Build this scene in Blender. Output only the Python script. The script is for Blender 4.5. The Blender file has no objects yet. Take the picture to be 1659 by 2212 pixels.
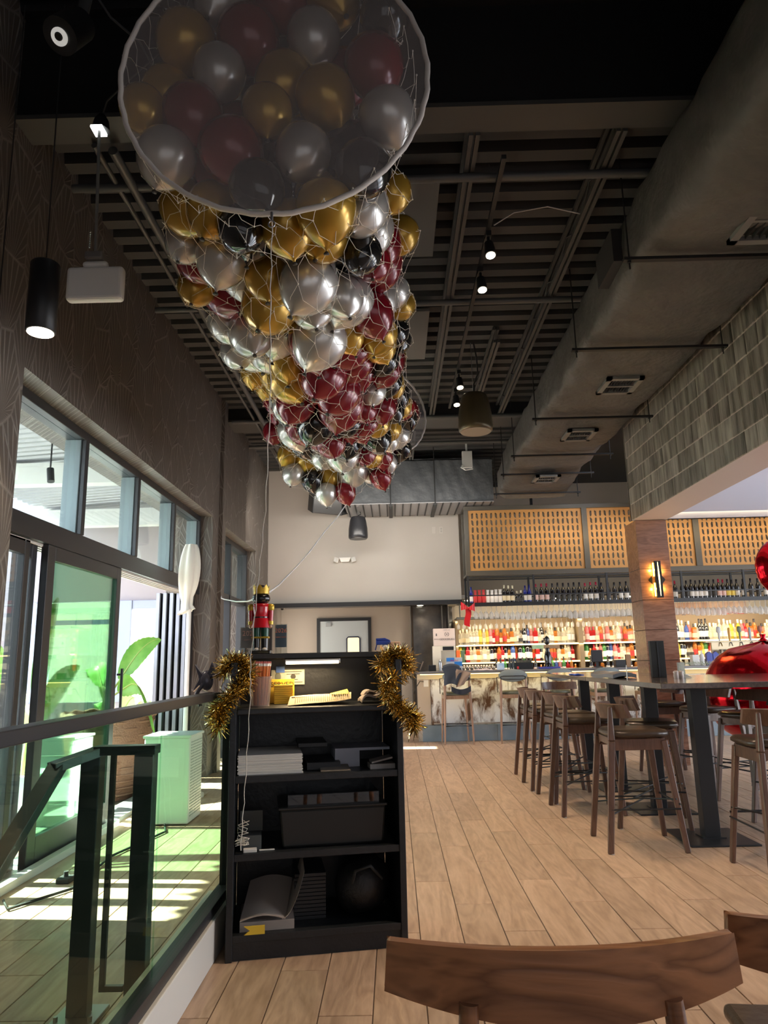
import bpy, math, random
import numpy as np
from mathutils import Vector, Matrix
random.seed(7)
PI = math.pi
S = bpy.context.scene
C = S.collection
# ---------------- camera ----------------
cd = bpy.data.cameras.new('camera'); cam = bpy.data.objects.new('camera', cd); C.objects.link(cam); S.camera = cam
cd.sensor_fit = 'HORIZONTAL'; cd.sensor_width = 36.0; cd.lens = 36.0 * 1549.0 / 1659.0; cd.clip_start = .05; cd.clip_end = 200
_f, _P, _F, _Z = 1549., (829.5, 1106.), (852., 1426.), (668., -6250.)      # photo: focal length, centre, vanishing points
_dy = Vector((_F[0]-_P[0], _F[1]-_P[1], _f)).normalized()
_dz = Vector((_Z[0]-_P[0], _Z[1]-_P[1], _f)); _dz = (_dz - _dz.dot(_dy)*_dy).normalized()
_dx = -_dz.cross(_dy)
R3 = Matrix(((_dx.x, -_dx.y, -_dx.z), (_dy.x, -_dy.y, -_dy.z), (_dz.x, -_dz.y, -_dz.z)))
cam.matrix_world = Matrix.Translation((0, 0, 1.27)) @ R3.to_4x4()
# ---------------- world, sun, exposure ----------------
W = bpy.data.worlds.new('sky'); S.world = W; W.use_nodes = True
wn = W.node_tree.nodes; bg = wn['Background']
_tc = wn.new('ShaderNodeTexCoord'); _sx = wn.new('ShaderNodeSeparateXYZ'); _cr = wn.new('ShaderNodeValToRGB')
_cr.color_ramp.elements[0].position = 0.0; _cr.color_ramp.elements[0].color = (.95, .97, 1, 1)
_cr.color_ramp.elements[1].position = .7; _cr.color_ramp.elements[1].color = (.45, .65, 1, 1)
W.node_tree.links.new(_tc.outputs['Generated'], _sx.inputs[0]); W.node_tree.links.new(_sx.outputs['Z'], _cr.inputs[0])
W.node_tree.links.new(_cr.outputs[0], bg.inputs[0]); bg.inputs[1].default_value = 7.0
sd = bpy.data.lights.new('sun', 'SUN'); so = bpy.data.objects.new('sun', sd); C.objects.link(so)
sd.energy = 60; sd.angle = .01; sd.color = (1, .95, .86)
so.rotation_euler = Vector((.72, -.06, -.66)).to_track_quat('-Z', 'Y').to_euler()
S.view_settings.view_transform = 'Standard'; S.view_settings.look = 'None'
S.view_settings.gamma = 1; S.view_settings.use_curve_mapping = False
S.view_settings.exposure = 0.25
def area(name, loc, d, sx, sy, e, col=(1, 1, 1)):
    l = bpy.data.lights.new(name, 'AREA'); l.shape = 'RECTANGLE'; l.size = sx; l.size_y = sy; l.energy = e; l.color = col
    o = bpy.data.objects.new(name, l); C.objects.link(o); o.location = loc
    o.rotation_euler = Vector(d).to_track_quat('-Z', 'Y').to_euler(); return o
def spot(name, loc, d, e, col=(1, .8, .55), size=1.6, blend=.6, r=.03):
    l = bpy.data.lights.new(name, 'SPOT'); l.energy = e; l.color = col; l.spot_size = size; l.spot_blend = blend; l.shadow_soft_size = r
    o = bpy.data.objects.new(name, l); C.objects.link(o); o.location = loc
    o.rotation_euler = Vector(d).to_track_quat('-Z', 'Y').to_euler(); return o
def point(name, loc, e, col=(1, .8, .55), r=.05):
    l = bpy.data.lights.new(name, 'POINT'); l.energy = e; l.color = col; l.shadow_soft_size = r
    o = bpy.data.objects.new(name, l); C.objects.link(o); o.location = loc; return o
# added fill lamps, unseen, behind the photographer and along the right side
area('fill_behind', (2.2, -3.2, 1.7), (0, 1, .05), 7, 2.6, 30, (.95, .95, 1))
area('fill_right', (7.6, 4.5, 1.6), (-1, 0, 0), 9, 2.6, 150, (.95, .96, 1))
for i, (x, y) in enumerate(((.9, 3.2), (.9, 6.0), (.7, 8.8), (2.4, 4.6), (2.4, 7.4), (1.2, 10.6))):
    spot('floor_fill_spot', (x, y, 4.3), (0, 0, -1), 260, (1, .75, .50), 1.5, .9, .08)  # added warm fill over the floor and tables, no fixtures modelled
area('back_wall_fill', (-.4, 10.6, 3.5), (0, 1, -.12), 3.2, .2, 34, (1, .93, .84))  # added fill lamp that brightens the upper back wall
area('bar_backlight', (4.2, 13.4, 2.28), (0, .35, -1), 6.0, .3, 34, (1, .84, .6))
area('bar_soffit_light', (4.2, 12.35, 2.02), (0, .9, -.6), 6.0, .15, 40, (1, .85, .62))
area('bar_under_strip', (3.9, 11.62, 1.01), (0, .55, -1), 6.6, .03, 7, (1, .72, .28))
area('screen_fill', (4.6, 10.9, 3.3), (0, 1, -.25), 5.0, .2, 16, (1, .75, .4))  # added lamp in front of the screens, replaces glow from behind them
# ---------------- mesh builder ----------------
class B:
    def __init__(s): s.v = []; s.f = []; s.m = []; s.sm = []; s.k = 0; s.T = None
    def add(s, vs, fs, smooth=False):
        n = len(s.v)
        if s.T is not None: vs = [s.T @ Vector(p) for p in vs]
        s.v += [tuple(p) for p in vs]; s.f += [tuple(i+n for i in f) for f in fs]
        s.m += [s.k]*len(fs); s.sm += [smooth]*len(fs); return s
    def box(s, x0, x1, y0, y1, z0, z1):
        return s.add([(x0,y0,z0),(x1,y0,z0),(x1,y1,z0),(x0,y1,z0),(x0,y0,z1),(x1,y0,z1),(x1,y1,z1),(x0,y1,z1)],
                     [(0,3,2,1),(4,5,6,7),(0,1,5,4),(1,2,6,5),(2,3,7,6),(3,0,4,7)])
    def bar(s, a, b, w, h, up=(0, 0, 1), w2=None, h2=None):     # rectangular bar from a to b
        a = Vector(a); b = Vector(b); d = (b-a).normalized(); u = Vector(up)
        r = d.cross(u)
        if r.length < 1e-4: r = d.cross(Vector((1, 0, 0)))
        r.normalize(); u = r.cross(d); vs = []
        for p, ww, hh in ((a, w, h), (b, w2 or w, h2 or h)):
            for i, j in ((-1,-1),(1,-1),(1,1),(-1,1)): vs.append(p + r*ww/2*i + u*hh/2*j)
        return s.add(vs, [(0,1,2,3),(7,6,5,4),(0,4,5,1),(1,5,6,2),(2,6,7,3),(3,7,4,0)])
    def cyl(s, a, b, r, r2=None, n=12, caps=True, smooth=True):
        a = Vector(a); b = Vector(b); d = (b-a).normalized(); r2 = r if r2 is None else r2
        x = d.cross(Vector((0, 0, 1)))
        if x.length < 1e-3: x = Vector((1, 0, 0))
        x.normalize(); y = d.cross(x); vs = []
        for p, q in ((a, r), (b, r2)):
            for i in range(n): t = 2*PI*i/n; vs.append(p + (x*math.cos(t) + y*math.sin(t))*q)
        s.add(vs, [(i, i+n, (i+1) % n + n, (i+1) % n) for i in range(n)], smooth)
        if caps: s.add(vs, [tuple(range(n)), tuple(range(2*n-1, n-1, -1))])
        return s
    def tube(s, pts, r, n=6, closed=False, r2=None):
        P = [Vector(p) for p in pts]; m = len(P); vs = []; x = None
        for i, p in enumerate(P):
            d = (P[(i+1) % m] - P[i-1]) if closed else (P[min(i+1, m-1)] - P[max(i-1, 0)])
            if d.length < 1e-9: d = Vector((0, 0, 1))
            d.normalize()
            if x is None:
                x = d.cross(Vector((0, 0, 1)))
                if x.length < 1e-2: x = Vector((1, 0, 0))
            x = (x - d*x.dot(d)).normalized(); y = d.cross(x)
            q = r if r2 is None else r + (r2-r)*i/(m-1)
            for k in range(n): t = 2*PI*k/n; vs.append(p + (x*math.cos(t) + y*math.sin(t))*q)
        fs = []
        for i in range(m if closed else m-1):
            j = (i+1) % m
            for k in range(n): fs.append((i*n+k, i*n+(k+1) % n, j*n+(k+1) % n, j*n+k))
        s.add(vs, fs, True)
        if not closed: s.add(vs, [tuple(range(n-1, -1, -1)), tuple(range((m-1)*n, m*n))])
        return s
    def lathe(s, prof, c=(0, 0, 0), n=16, smooth=True):          # profile of (radius, z)
        vs = []; m = len(prof)
        for r, z in prof:
            for k in range(n): t = 2*PI*k/n; vs.append((c[0]+r*math.cos(t), c[1]+r*math.sin(t), c[2]+z))
        fs = [(i*n+k, i*n+(k+1) % n, (i+1)*n+(k+1) % n, (i+1)*n+k) for i in range(m-1) for k in range(n)]
        s.add(vs, fs, smooth)
        if prof[0][0] > 1e-4: s.add(vs[:n], [tuple(range(n-1, -1, -1))])
        if prof[-1][0] > 1e-4: s.add(vs[-n:], [tuple(range(n))])
        return s
    def ball(s, c, rx, ry=None, rz=None, n=16, m=10):
        ry = rx if ry is None else ry; rz = rx if rz is None else rz
        prof = [(math.sin(PI*i/m), -math.cos(PI*i/m)) for i in range(m+1)]; vs = []
        for q, z in prof:
            for k in range(n): t = 2*PI*k/n; vs.append((c[0]+rx*q*math.cos(t), c[1]+ry*q*math.sin(t), c[2]+rz*z))
        return s.add(vs, [(i*n+k, i*n+(k+1) % n, (i+1)*n+(k+1) % n, (i+1)*n+k) for i in range(m) for k in range(n)], True)
    def grid(s, fn, nu, nv, smooth=True, both=0):                # fn(u, v) -> point
        vs = [fn(i/nu, j/nv) for j in range(nv+1) for i in range(nu+1)]; w = nu+1
        return s.add(vs, [(j*w+i, j*w+i+1, (j+1)*w+i+1, (j+1)*w+i) for j in range(nv) for i in range(nu)], smooth)
    def slab(s, fn, th, nu, nv, smooth=True):                    # sheet with thickness th(vector)
        t = Vector(th); w = nu+1; n = w*(nv+1)
        vs = [Vector(fn(i/nu, j/nv)) for j in range(nv+1) for i in range(w)]; vs2 = [p+t for p in vs]
        fs = [(j*w+i, j*w+i+1, (j+1)*w+i+1, (j+1)*w+i) for j in range(nv) for i in range(nu)]
        f2 = [tuple(reversed([a+n for a in f])) for f in fs]; e = []
        for i in range(nu): e += [(i+1, i, i+n, i+1+n), (nv*w+i, nv*w+i+1, nv*w+i+1+n, nv*w+i+n)]
        for j in range(nv): e += [(j*w, (j+1)*w, (j+1)*w+n, j*w+n), ((j+1)*w+nu, j*w+nu, j*w+nu+n, (j+1)*w+nu+n)]
        s.add(vs+vs2, fs+f2, smooth); s.add(vs+vs2, e, False); return s
    def prism(s, poly, h, axis='y'):                             # polygon (u,w) extruded h=(a,b)
        n = len(poly); a, b = h
        mk = {'y': lambda p, q: (p[0], q, p[1]), 'z': lambda p, q: (p[0], p[1], q), 'x': lambda p, q: (q, p[0], p[1])}[axis]
        vs = [mk(p, a) for p in poly] + [mk(p, b) for p in poly]
        return s.add(vs, [tuple(range(n)), tuple(range(2*n-1, n-1, -1))] + [(i, i+n, (i+1) % n+n, (i+1) % n) for i in range(n)])
def place(name, o, parent):
    C.objects.link(o)
    if parent is not None:
        o.parent = parent
        if 'w0' in parent: o.matrix_parent_inverse = Matrix.Translation(Vector(parent['w0'])).inverted()
    return o
def mk(name, b, mats, parent=None, bevel=0, kind=None, label=None, seg=2):
    me = bpy.data.meshes.new(name); me.from_pydata(b.v, [], b.f)
    for m in (mats if isinstance(mats, (list, tuple)) else [mats]): me.materials.append(m)
    me.polygons.foreach_set('material_index', b.m); me.polygons.foreach_set('use_smooth', b.sm); me.update()
    if len(b.v) < 40000:
        import bmesh
        bm = bmesh.new(); bm.from_mesh(me); bmesh.ops.recalc_face_normals(bm, faces=bm.faces); bm.to_mesh(me); bm.free()
    o = bpy.data.objects.new(name, me); place(name, o, parent)
    if bevel:
        md = o.modifiers.new('bevel', 'BEVEL'); md.width = bevel; md.segments = seg; md.limit_method = 'ANGLE'; md.angle_limit = .6
        md.harden_normals = False
    if kind: o['kind'] = kind
    if label: o['label'] = label
    return o
def thing(name, label, cat, loc=(0, 0, 0), group=None, rz=0):    # children are built in world coordinates
    o = bpy.data.objects.new(name, None); C.objects.link(o); o.location = loc; o.empty_display_size = .1
    o['w0'] = [float(a) for a in loc]; o['label'] = label; o['category'] = cat
    if group: o['group'] = group
    return o
def proto(name, label, cat, group=None):                         # children are built around the origin
    return thing(name, label, cat, (0, 0, 0), group)
def put(o, loc, rz=0, sc=None, rot=None):
    o.location = loc; o.rotation_euler = rot if rot else (0, 0, rz)
    if sc: o.scale = sc if isinstance(sc, (tuple, list)) else (sc,)*3
    return o
def dup(r0, loc, rz=0, label=None, group=None, sc=None, rot=None, parts=True):
    def cp(o, par):
        c = o.copy(); C.objects.link(c)
        if par is not None: c.parent = par
        if parts:
            for ch in list(o.children): cp(ch, c)
        return c
    r = cp(r0, None); put(r, loc, rz, sc, rot)
    if label: r['label'] = label
    if group: r['group'] = group
    return r
def one(name, b, mats, label, cat, group=None, bevel=0, kind=None):
    o = mk(name, b, mats, None, bevel); o['label'] = label; o['category'] = cat
    if group: o['group'] = group
    if kind: o['kind'] = kind
    return o
def struct(name, b, mats, parent=None, bevel=0):
    return mk(name, b, mats, parent, bevel, kind='structure' if parent is None else None)
def text(name, s, size, loc, rot, m, parent, ext=.0004, align='CENTER'):
    c = bpy.data.curves.new(name, 'FONT'); c.body = s; c.size = size; c.extrude = ext; c.align_x = align; c.align_y = 'CENTER'
    c.resolution_u = 2; c.materials.append(m)
    o = bpy.data.objects.new(name, c); C.objects.link(o); bpy.context.view_layer.update()
    me = bpy.data.meshes.new_from_object(o.evaluated_get(bpy.context.evaluated_depsgraph_get())); bpy.data.objects.remove(o)
    o = bpy.data.objects.new(name, me); o.location = loc; o.rotation_euler = rot; return place(name, o, parent)
# ---------------- materials ----------------
def mat(name, col, rough=.5, metal=0, var=None, bump=None, emit=None, spec=.5, coat=0, rand=0, trans=0, alpha=1, sheen=0, stretch=(1, 1, 1)):
    m = bpy.data.materials.new(name); m.use_nodes = True; nt = m.node_tree; N = nt.nodes; L = nt.links; p = N['Principled BSDF']
    p.inputs['Base Color'].default_value = (*col, 1); p.inputs['Roughness'].default_value = rough; p.inputs['Metallic'].default_value = metal
    p.inputs['Specular IOR Level'].default_value = spec; p.inputs['Coat Weight'].default_value = coat; p.inputs['Coat Roughness'].default_value = .08
    p.inputs['Transmission Weight'].default_value = trans; p.inputs['Alpha'].default_value = alpha
    if emit: p.inputs['Emission Color'].default_value = (*emit[0], 1); p.inputs['Emission Strength'].default_value = emit[1]
    tc = N.new('ShaderNodeTexCoord'); mp = N.new('ShaderNodeMapping'); mp.inputs['Scale'].default_value = stretch
    if rand:
        oi0 = N.new('ShaderNodeObjectInfo'); ml0 = N.new('ShaderNodeMath'); ml0.operation = 'MULTIPLY'; ml0.inputs[1].default_value = 53.; ad0 = N.new('ShaderNodeVectorMath'); ad0.operation = 'ADD'
        L.new(oi0.outputs['Random'], ml0.inputs[0]); L.new(tc.outputs['Object'], ad0.inputs[0]); L.new(ml0.outputs[0], ad0.inputs[1]); L.new(ad0.outputs[0], mp.inputs[0])
    else: L.new(tc.outputs['Object'], mp.inputs[0])
    src = mp.outputs[0]
    if rand or var:
        col_out = None
        if var:                                                  # (scale, second colour)
            nz = N.new('ShaderNodeTexNoise'); nz.inputs['Scale'].default_value = var[0]; nz.inputs['Detail'].default_value = 5
            L.new(src, nz.inputs[0]); r = N.new('ShaderNodeValToRGB'); r.color_ramp.elements[0].position = .35; r.color_ramp.elements[1].position = .68
            r.color_ramp.elements[0].color = (*col, 1); r.color_ramp.elements[1].color = (*var[1], 1); L.new(nz.outputs[0], r.inputs[0]); col_out = r.outputs[0]
        if rand:
            oi = N.new('ShaderNodeObjectInfo'); hs = N.new('ShaderNodeHueSaturation'); mr = N.new('ShaderNodeMapRange')
            mr.inputs[3].default_value = 1-rand; mr.inputs[4].default_value = 1+rand; L.new(oi.outputs['Random'], mr.inputs[0]); L.new(mr.outputs[0], hs.inputs['Value'])
            if col_out: L.new(col_out, hs.inputs['Color'])
            else: hs.inputs['Color'].default_value = (*col, 1)
            col_out = hs.outputs[0]
        L.new(col_out, p.inputs['Base Color'])
    if bump:
        n2 = N.new('ShaderNodeTexNoise'); n2.inputs['Scale'].default_value = bump[0]; n2.inputs['Detail'].default_value = 4; L.new(src, n2.inputs[0])
        b = N.new('ShaderNodeBump'); b.inputs['Strength'].default_value = bump[1]; b.inputs['Distance'].default_value = .02
        L.new(n2.outputs[0], b.inputs['Height']); L.new(b.outputs[0], p.inputs['Normal'])
    return m
def wood(name, c1, c2, rough=.4, axis=1, scale=1., rand=.12, coat=0, fine=1.0, wav=.6):
    m = bpy.data.materials.new(name); m.use_nodes = True; nt = m.node_tree; N = nt.nodes; L = nt.links; p = N['Principled BSDF']
    p.inputs['Roughness'].default_value = rough; p.inputs['Coat Weight'].default_value = coat; p.inputs['Coat Roughness'].default_value = .15
    tc = N.new('ShaderNodeTexCoord'); oi = N.new('ShaderNodeObjectInfo'); ad = N.new('ShaderNodeVectorMath'); ad.operation = 'ADD'
    cx = N.new('ShaderNodeMath'); cx.operation = 'MULTIPLY'; cx.inputs[1].default_value = 37.; L.new(oi.outputs['Random'], cx.inputs[0])
    L.new(tc.outputs['Object'], ad.inputs[0]); L.new(cx.outputs[0], ad.inputs[1])
    mp = N.new('ShaderNodeMapping'); sc = [7*scale]*3; sc[axis] = 1.1*scale; mp.inputs['Scale'].default_value = sc; L.new(ad.outputs[0], mp.inputs[0])
    nz = N.new('ShaderNodeTexNoise'); nz.inputs['Scale'].default_value = 1.0; nz.inputs['Detail'].default_value = 3; nz.inputs['Distortion'].default_value = 1.2
    L.new(mp.outputs[0], nz.inputs[0])
    mu = N.new('ShaderNodeMath'); mu.operation = 'MULTIPLY'; mu.inputs[1].default_value = 9; L.new(nz.outputs[0], mu.inputs[0])
    fr = N.new('ShaderNodeMath'); fr.operation = 'PINGPONG'; fr.inputs[1].default_value = 1; L.new(mu.outputs[0], fr.inputs[0])
    n2 = N.new('ShaderNodeTexNoise'); n2.inputs['Scale'].default_value = 9*fine; n2.inputs['Detail'].default_value = 6; L.new(mp.outputs[0], n2.inputs[0])
    mx = N.new('ShaderNodeMath'); mx.operation = 'MULTIPLY_ADD'; mx.inputs[1].default_value = wav; L.new(fr.outputs[0], mx.inputs[0])
    m2 = N.new('ShaderNodeMath'); m2.operation = 'MULTIPLY'; m2.inputs[1].default_value = 1-wav*.5; L.new(n2.outputs[0], m2.inputs[0]); L.new(m2.outputs[0], mx.inputs[2])
    r = N.new('ShaderNodeValToRGB'); r.color_ramp.elements[0].position = .2; r.color_ramp.elements[1].position = 1.0
    r.color_ramp.elements[0].color = (*c1, 1); r.color_ramp.elements[1].color = (*c2, 1); L.new(mx.outputs[0], r.inputs[0])
    hs = N.new('ShaderNodeHueSaturation'); mr = N.new('ShaderNodeMapRange'); mr.inputs[3].default_value = 1-rand; mr.inputs[4].default_value = 1+rand
    L.new(oi.outputs['Random'], mr.inputs[0]); L.new(mr.outputs[0], hs.inputs['Value']); L.new(r.outputs[0], hs.inputs['Color']); L.new(hs.outputs[0], p.inputs['Base Color'])
    b = N.new('ShaderNodeBump'); b.inputs['Strength'].default_value = .12; b.inputs['Distance'].default_value = .01; L.new(mx.outputs[0], b.inputs['Height']); L.new(b.outputs[0], p.inputs['Normal'])
    return m
def glass(name, tint=(1, 1, 1), refl=.12, rough=.02, ior=1.45, k=.9):
    m = bpy.data.materials.new(name); m.use_nodes = True; nt = m.node_tree; N = nt.nodes; L = nt.links; N.remove(N['Principled BSDF'])
    t = N.new('ShaderNodeBsdfTransparent'); t.inputs[0].default_value = (*tint, 1); g = N.new('ShaderNodeBsdfGlossy'); g.inputs['Roughness'].default_value = rough
    fz = N.new('ShaderNodeFresnel'); fz.inputs[0].default_value = ior; mp = N.new('ShaderNodeMath'); mp.operation = 'MULTIPLY_ADD'; mp.inputs[1].default_value = k; mp.inputs[2].default_value = refl*.5
    mx = N.new('ShaderNodeMixShader'); L.new(fz.outputs[0], mp.inputs[0]); L.new(mp.outputs[0], mx.inputs[0]); L.new(t.outputs[0], mx.inputs[1]); L.new(g.outputs[0], mx.inputs[2])
    L.new(mx.outputs[0], N['Material Output'].inputs[0]); return m
def sheer(name, col, k, rough=.6):                                # see-through fabric
    m = bpy.data.materials.new(name); m.use_nodes = True; nt = m.node_tree; N = nt.nodes; L = nt.links; p = N['Principled BSDF']
    p.inputs['Base Color'].default_value = (*col, 1); p.inputs['Roughness'].default_value = rough
    t = N.new('ShaderNodeBsdfTransparent'); mx = N.new('ShaderNodeMixShader'); mx.inputs[0].default_value = k
    L.new(t.outputs[0], mx.inputs[1]); L.new(p.outputs[0], mx.inputs[2]); L.new(mx.outputs[0], N['Material Output'].inputs[0]); return m
black = mat('black_paint', (.006, .006, .0065), .6, bump=(30, .15))
deckm = mat('black_deck', (.042, .041, .040), .75)
frame_dark = mat('dark_bronze_metal', (.035, .036, .04), .35, .3)
blackmetal = mat('black_metal', (.018, .019, .021), .4, .2)
steel = mat('steel', (.45, .45, .46), .3, .9)
white = mat('white_plastic', (.75, .74, .71), .45)
paper = mat('paper', (.78, .76, .72), .8)
rubber = mat('rubber', (.02, .02, .02), .8)
gls = glass('clear_pane', (.93, .98, .96), .05, k=.25)
gls_green = glass('green_tinted_pane', (.62, .90, .70), .30, k=.6)
rail_glass = glass('rail_glass', (.84, .97, .90), .03, k=.12)
# ================= SETTING =================
floor_wood = wood('oak_floor_plank', (.30, .195, .125), (.53, .375, .265), .38, 1, .8, .10, 0, 1, .42)
grout = mat('floor_joint', (.10, .065, .045), .8)
fl = struct('floor', B().box(-2.75, 8.2, -3.6, 14.4, -.08, -.006), grout)
# planks 0.2 x 1.2 m, laid along the room; the largest 300 in view as parts, the others joined
def plank_mesh(l):
    b = B(); g = .0022; x0, x1, y0, y1 = g, .2-g, g, l-g; c = .0015
    b.add([(x0,y0,-.006),(x1,y0,-.006),(x1,y1,-.006),(x0,y1,-.006),(x0,y0,-c),(x1,y0,-c),(x1,y1,-c),(x0,y1,-c),(x0+c,y0+c,0),(x1-c,y0+c,0),(x1-c,y1-c,0),(x0+c,y1-c,0)],
          [(0,1,5,4),(1,2,6,5),(2,3,7,6),(3,0,4,7),(4,5,9,8),(5,6,10,9),(6,7,11,10),(7,4,8,11),(8,9,10,11)]); return b
pm = None; rest = B(); cand = []
for i in range(-13, 41):
    x = i*.2 + .09
    off = (i % 3) * .4 + .26
    y = -3.6 - off
    while y < 14.3:
        cand.append((x, y)); y += 1.2
def seen(x, y):
    yc = y+.6
    if y < 1.0 or yc < 1: return 0
    a = (x+.1)/yc
    if a < -.62 or a > .60: return 0
    return 1.0/yc**2.0
cand.sort(key=lambda p: -seen(*p))
for n, (x, y) in enumerate(cand):
    if x+.2 > 8.2 or x < -2.75: continue
    yy0 = max(y, -3.6); yy1 = min(y+1.2, 14.38)
    if yy1-yy0 < .05: continue
    if n < 290 and seen(x, y) > 0 and y+1.2 <= 14.38:
        if pm is None:
            pm = mk('floor_plank', plank_mesh(1.2), floor_wood, fl); pm.location = (x, y, 0)
        else:
            c = pm.copy(); C.objects.link(c); c.location = (x, y, 0)
    else:
        t = plank_mesh(yy1-yy0); rest.add([(p[0]+x, p[1]+yy0, p[2]) for p in t.v], t.f)
r_ = mk('floor_plank', rest, floor_wood, fl, kind='stuff')

# wallpaper: overlapping leaf fans drawn in pale lines on grey-brown
def wallpaper_mat():
    m = bpy.data.materials.new('fan_wallpaper'); m.use_nodes = True; nt = m.node_tree; N = nt.nodes; L = nt.links; p = N['Principled BSDF']; p.inputs['Roughness'].default_value = .5
    tc = N.new('ShaderNodeTexCoord'); sp = N.new('ShaderNodeSeparateXYZ'); L.new(tc.outputs['Object'], sp.inputs[0])
    ad = N.new('ShaderNodeMath'); ad.operation = 'ADD'; L.new(sp.outputs[0], ad.inputs[0]); L.new(sp.outputs[1], ad.inputs[1])
    cb = N.new('ShaderNodeCombineXYZ'); L.new(ad.outputs[0], cb.inputs[0])
    zz = N.new('ShaderNodeMath'); zz.operation = 'MULTIPLY'; zz.inputs[1].default_value = .58; L.new(sp.outputs[2], zz.inputs[0]); L.new(zz.outputs[0], cb.inputs[1])
    vo = N.new('ShaderNodeTexVoronoi'); vo.voronoi_dimensions = '2D'; vo.inputs['Scale'].default_value = 3.9; L.new(cb.outputs[0], vo.inputs['Vector'])
    sub = N.new('ShaderNodeVectorMath'); sub.operation = 'SUBTRACT'; L.new(cb.outputs[0], sub.inputs[0]); L.new(vo.outputs['Position'], sub.inputs[1])
    s2 = N.new('ShaderNodeSeparateXYZ'); L.new(sub.outputs[0], s2.inputs[0])
    yy = N.new('ShaderNodeMath'); yy.operation = 'ADD'; yy.inputs[1].default_value = .16; L.new(s2.outputs[1], yy.inputs[0])
    at = N.new('ShaderNodeMath'); at.operation = 'ARCTAN2'; L.new(s2.outputs[0], at.inputs[0]); L.new(yy.outputs[0], at.inputs[1])
    k = N.new('ShaderNodeMath'); k.operation = 'MULTIPLY'; k.inputs[1].default_value = 30; L.new(at.outputs[0], k.inputs[0])
    sn = N.new('ShaderNodeMath'); sn.operation = 'SINE'; L.new(k.outputs[0], sn.inputs[0])
    r1 = N.new('ShaderNodeMapRange'); r1.inputs[1].default_value = .55; r1.inputs[2].default_value = 1; r1.inputs[4].default_value = .75; L.new(sn.outputs[0], r1.inputs[0])
    ve = N.new('ShaderNodeTexVoronoi'); ve.voronoi_dimensions = '2D'; ve.feature = 'DISTANCE_TO_EDGE'; ve.inputs['Scale'].default_value = 3.9; L.new(cb.outputs[0], ve.inputs['Vector'])
    r2 = N.new('ShaderNodeMapRange'); r2.inputs[1].default_value = .0; r2.inputs[2].default_value = .04; r2.inputs[3].default_value = .8; r2.inputs[4].default_value = 0; L.new(ve.outputs['Distance'], r2.inputs[0])
    mx = N.new('ShaderNodeMath'); mx.operation = 'MAXIMUM'; L.new(r1.outputs[0], mx.inputs[0]); L.new(r2.outputs[0], mx.inputs[1])
    nz = N.new('ShaderNodeTexNoise'); nz.inputs['Scale'].default_value = 6; L.new(cb.outputs[0], nz.inputs[0])
    ml = N.new('ShaderNodeMath'); ml.operation = 'MULTIPLY'; L.new(mx.outputs[0], ml.inputs[0]); L.new(nz.outputs[0], ml.inputs[1])
    r = N.new('ShaderNodeValToRGB'); r.color_ramp.elements[0].color = (.095, .077, .064, 1); r.color_ramp.elements[1].color = (.30, .275, .245, 1); r.color_ramp.elements[1].position = .75
    L.new(ml.outputs[0], r.inputs[0]); L.new(r.outputs[0], p.inputs['Base Color'])
    b = N.new('ShaderNodeBump'); b.inputs['Strength'].default_value = .4; b.inputs['Distance'].default_value = .01; L.new(mx.outputs[0], b.inputs['Height']); L.new(b.outputs[0], p.inputs['Normal'])
    return m
wp = wallpaper_mat()
XW, XG = -2.2, -2.37
b = B()
b.box(-2.75, XW, -3.6, 4.05, 0, 5.3)          # before the glazing
b.box(-2.75, XW, 4.05, 8.67, 3.06, 5.3)       # above it
b.box(-2.75, XW, 8.67, 9.15, 0, 5.3)          # pier
b.box(-2.75, XW, 9.15, 11.5, 3.05, 5.3)
b.box(-2.75, XW, 11.5, 12.62, 0, 5.3)
wl = struct('wall_left', b, wp)
b = B(); b.box(XW, XW+.07, 8.98, 9.15, 0, 3.9)
struct('trim_1', B().box(XW, XW+.05, 8.96, 9.13, 0, 4.68), wp)
# upper back wall and the wall around it
greige = mat('greige_paint', (.44, .41, .37), .55, var=(1.2, (.47, .44, .40)))
struct('wall_back', B().box(-2.75, 1.2, 12.6, 12.75, 2.27, 5.3), greige)
struct('trim_2', B().box(-2.2, 1.2, 12.5, 12.6, 2.2, 2.275), frame_dark)
cream = mat('cream_paint', (.55, .48, .38), .6)
struct('wall_bar', B().box(1.05, 9, 14.25, 14.4, 0, 5.3).box(1.05, 1.2, 12.75, 14.25, 2.27, 5.3), cream)
beige = mat('beige_paint', (.40, .34, .28), .6)
struct('wall_recess', B().box(-2.75, 1.2, 14.2, 14.35, 0, 2.6).box(-2.85, -2.2, 12.75, 14.3, 0, 2.6), beige)
struct('trim_3', B().box(-2.2, -2.1, 12.5, 12.58, 0, 2.2), frame_dark)
soff = mat('soffit_tile_grey', (.22, .21, .20), .6)
cr = struct('ceiling_recess', B().box(-2.2, 7.0, 12.62, 14.25, 2.30, 2.36), soff)
b = B()
for i in range(10): b.box(.35+i*.28, .36+i*.28, 12.62, 14.2, 2.292, 2.2995)
for j in range(5): b.box(.2, 3.2, 12.8+j*.3, 12.81+j*.3, 2.291, 2.2995)
mk('ceiling_joint', b, black, cr, kind='stuff')
# dark mirror-like stone panel between recess and bar
stone_dark = mat('dark_stone_panel', (.035, .033, .032), .12, 0, var=(3, (.09, .08, .075)))
struct('wall_panel', B().box(.38, 1.15, 14.12, 14.2, 0, 2.29), stone_dark)
struct('trim_4', B().box(.33, .338, 14.05, 14.2, 0, 2.29).box(.93, .95, 14.0, 14.1, 0, 2.29).box(1.05, 1.07, 13.9, 14.1, 0, 2.29), mat('dull_trim', (.12, .115, .11), .6))
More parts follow.
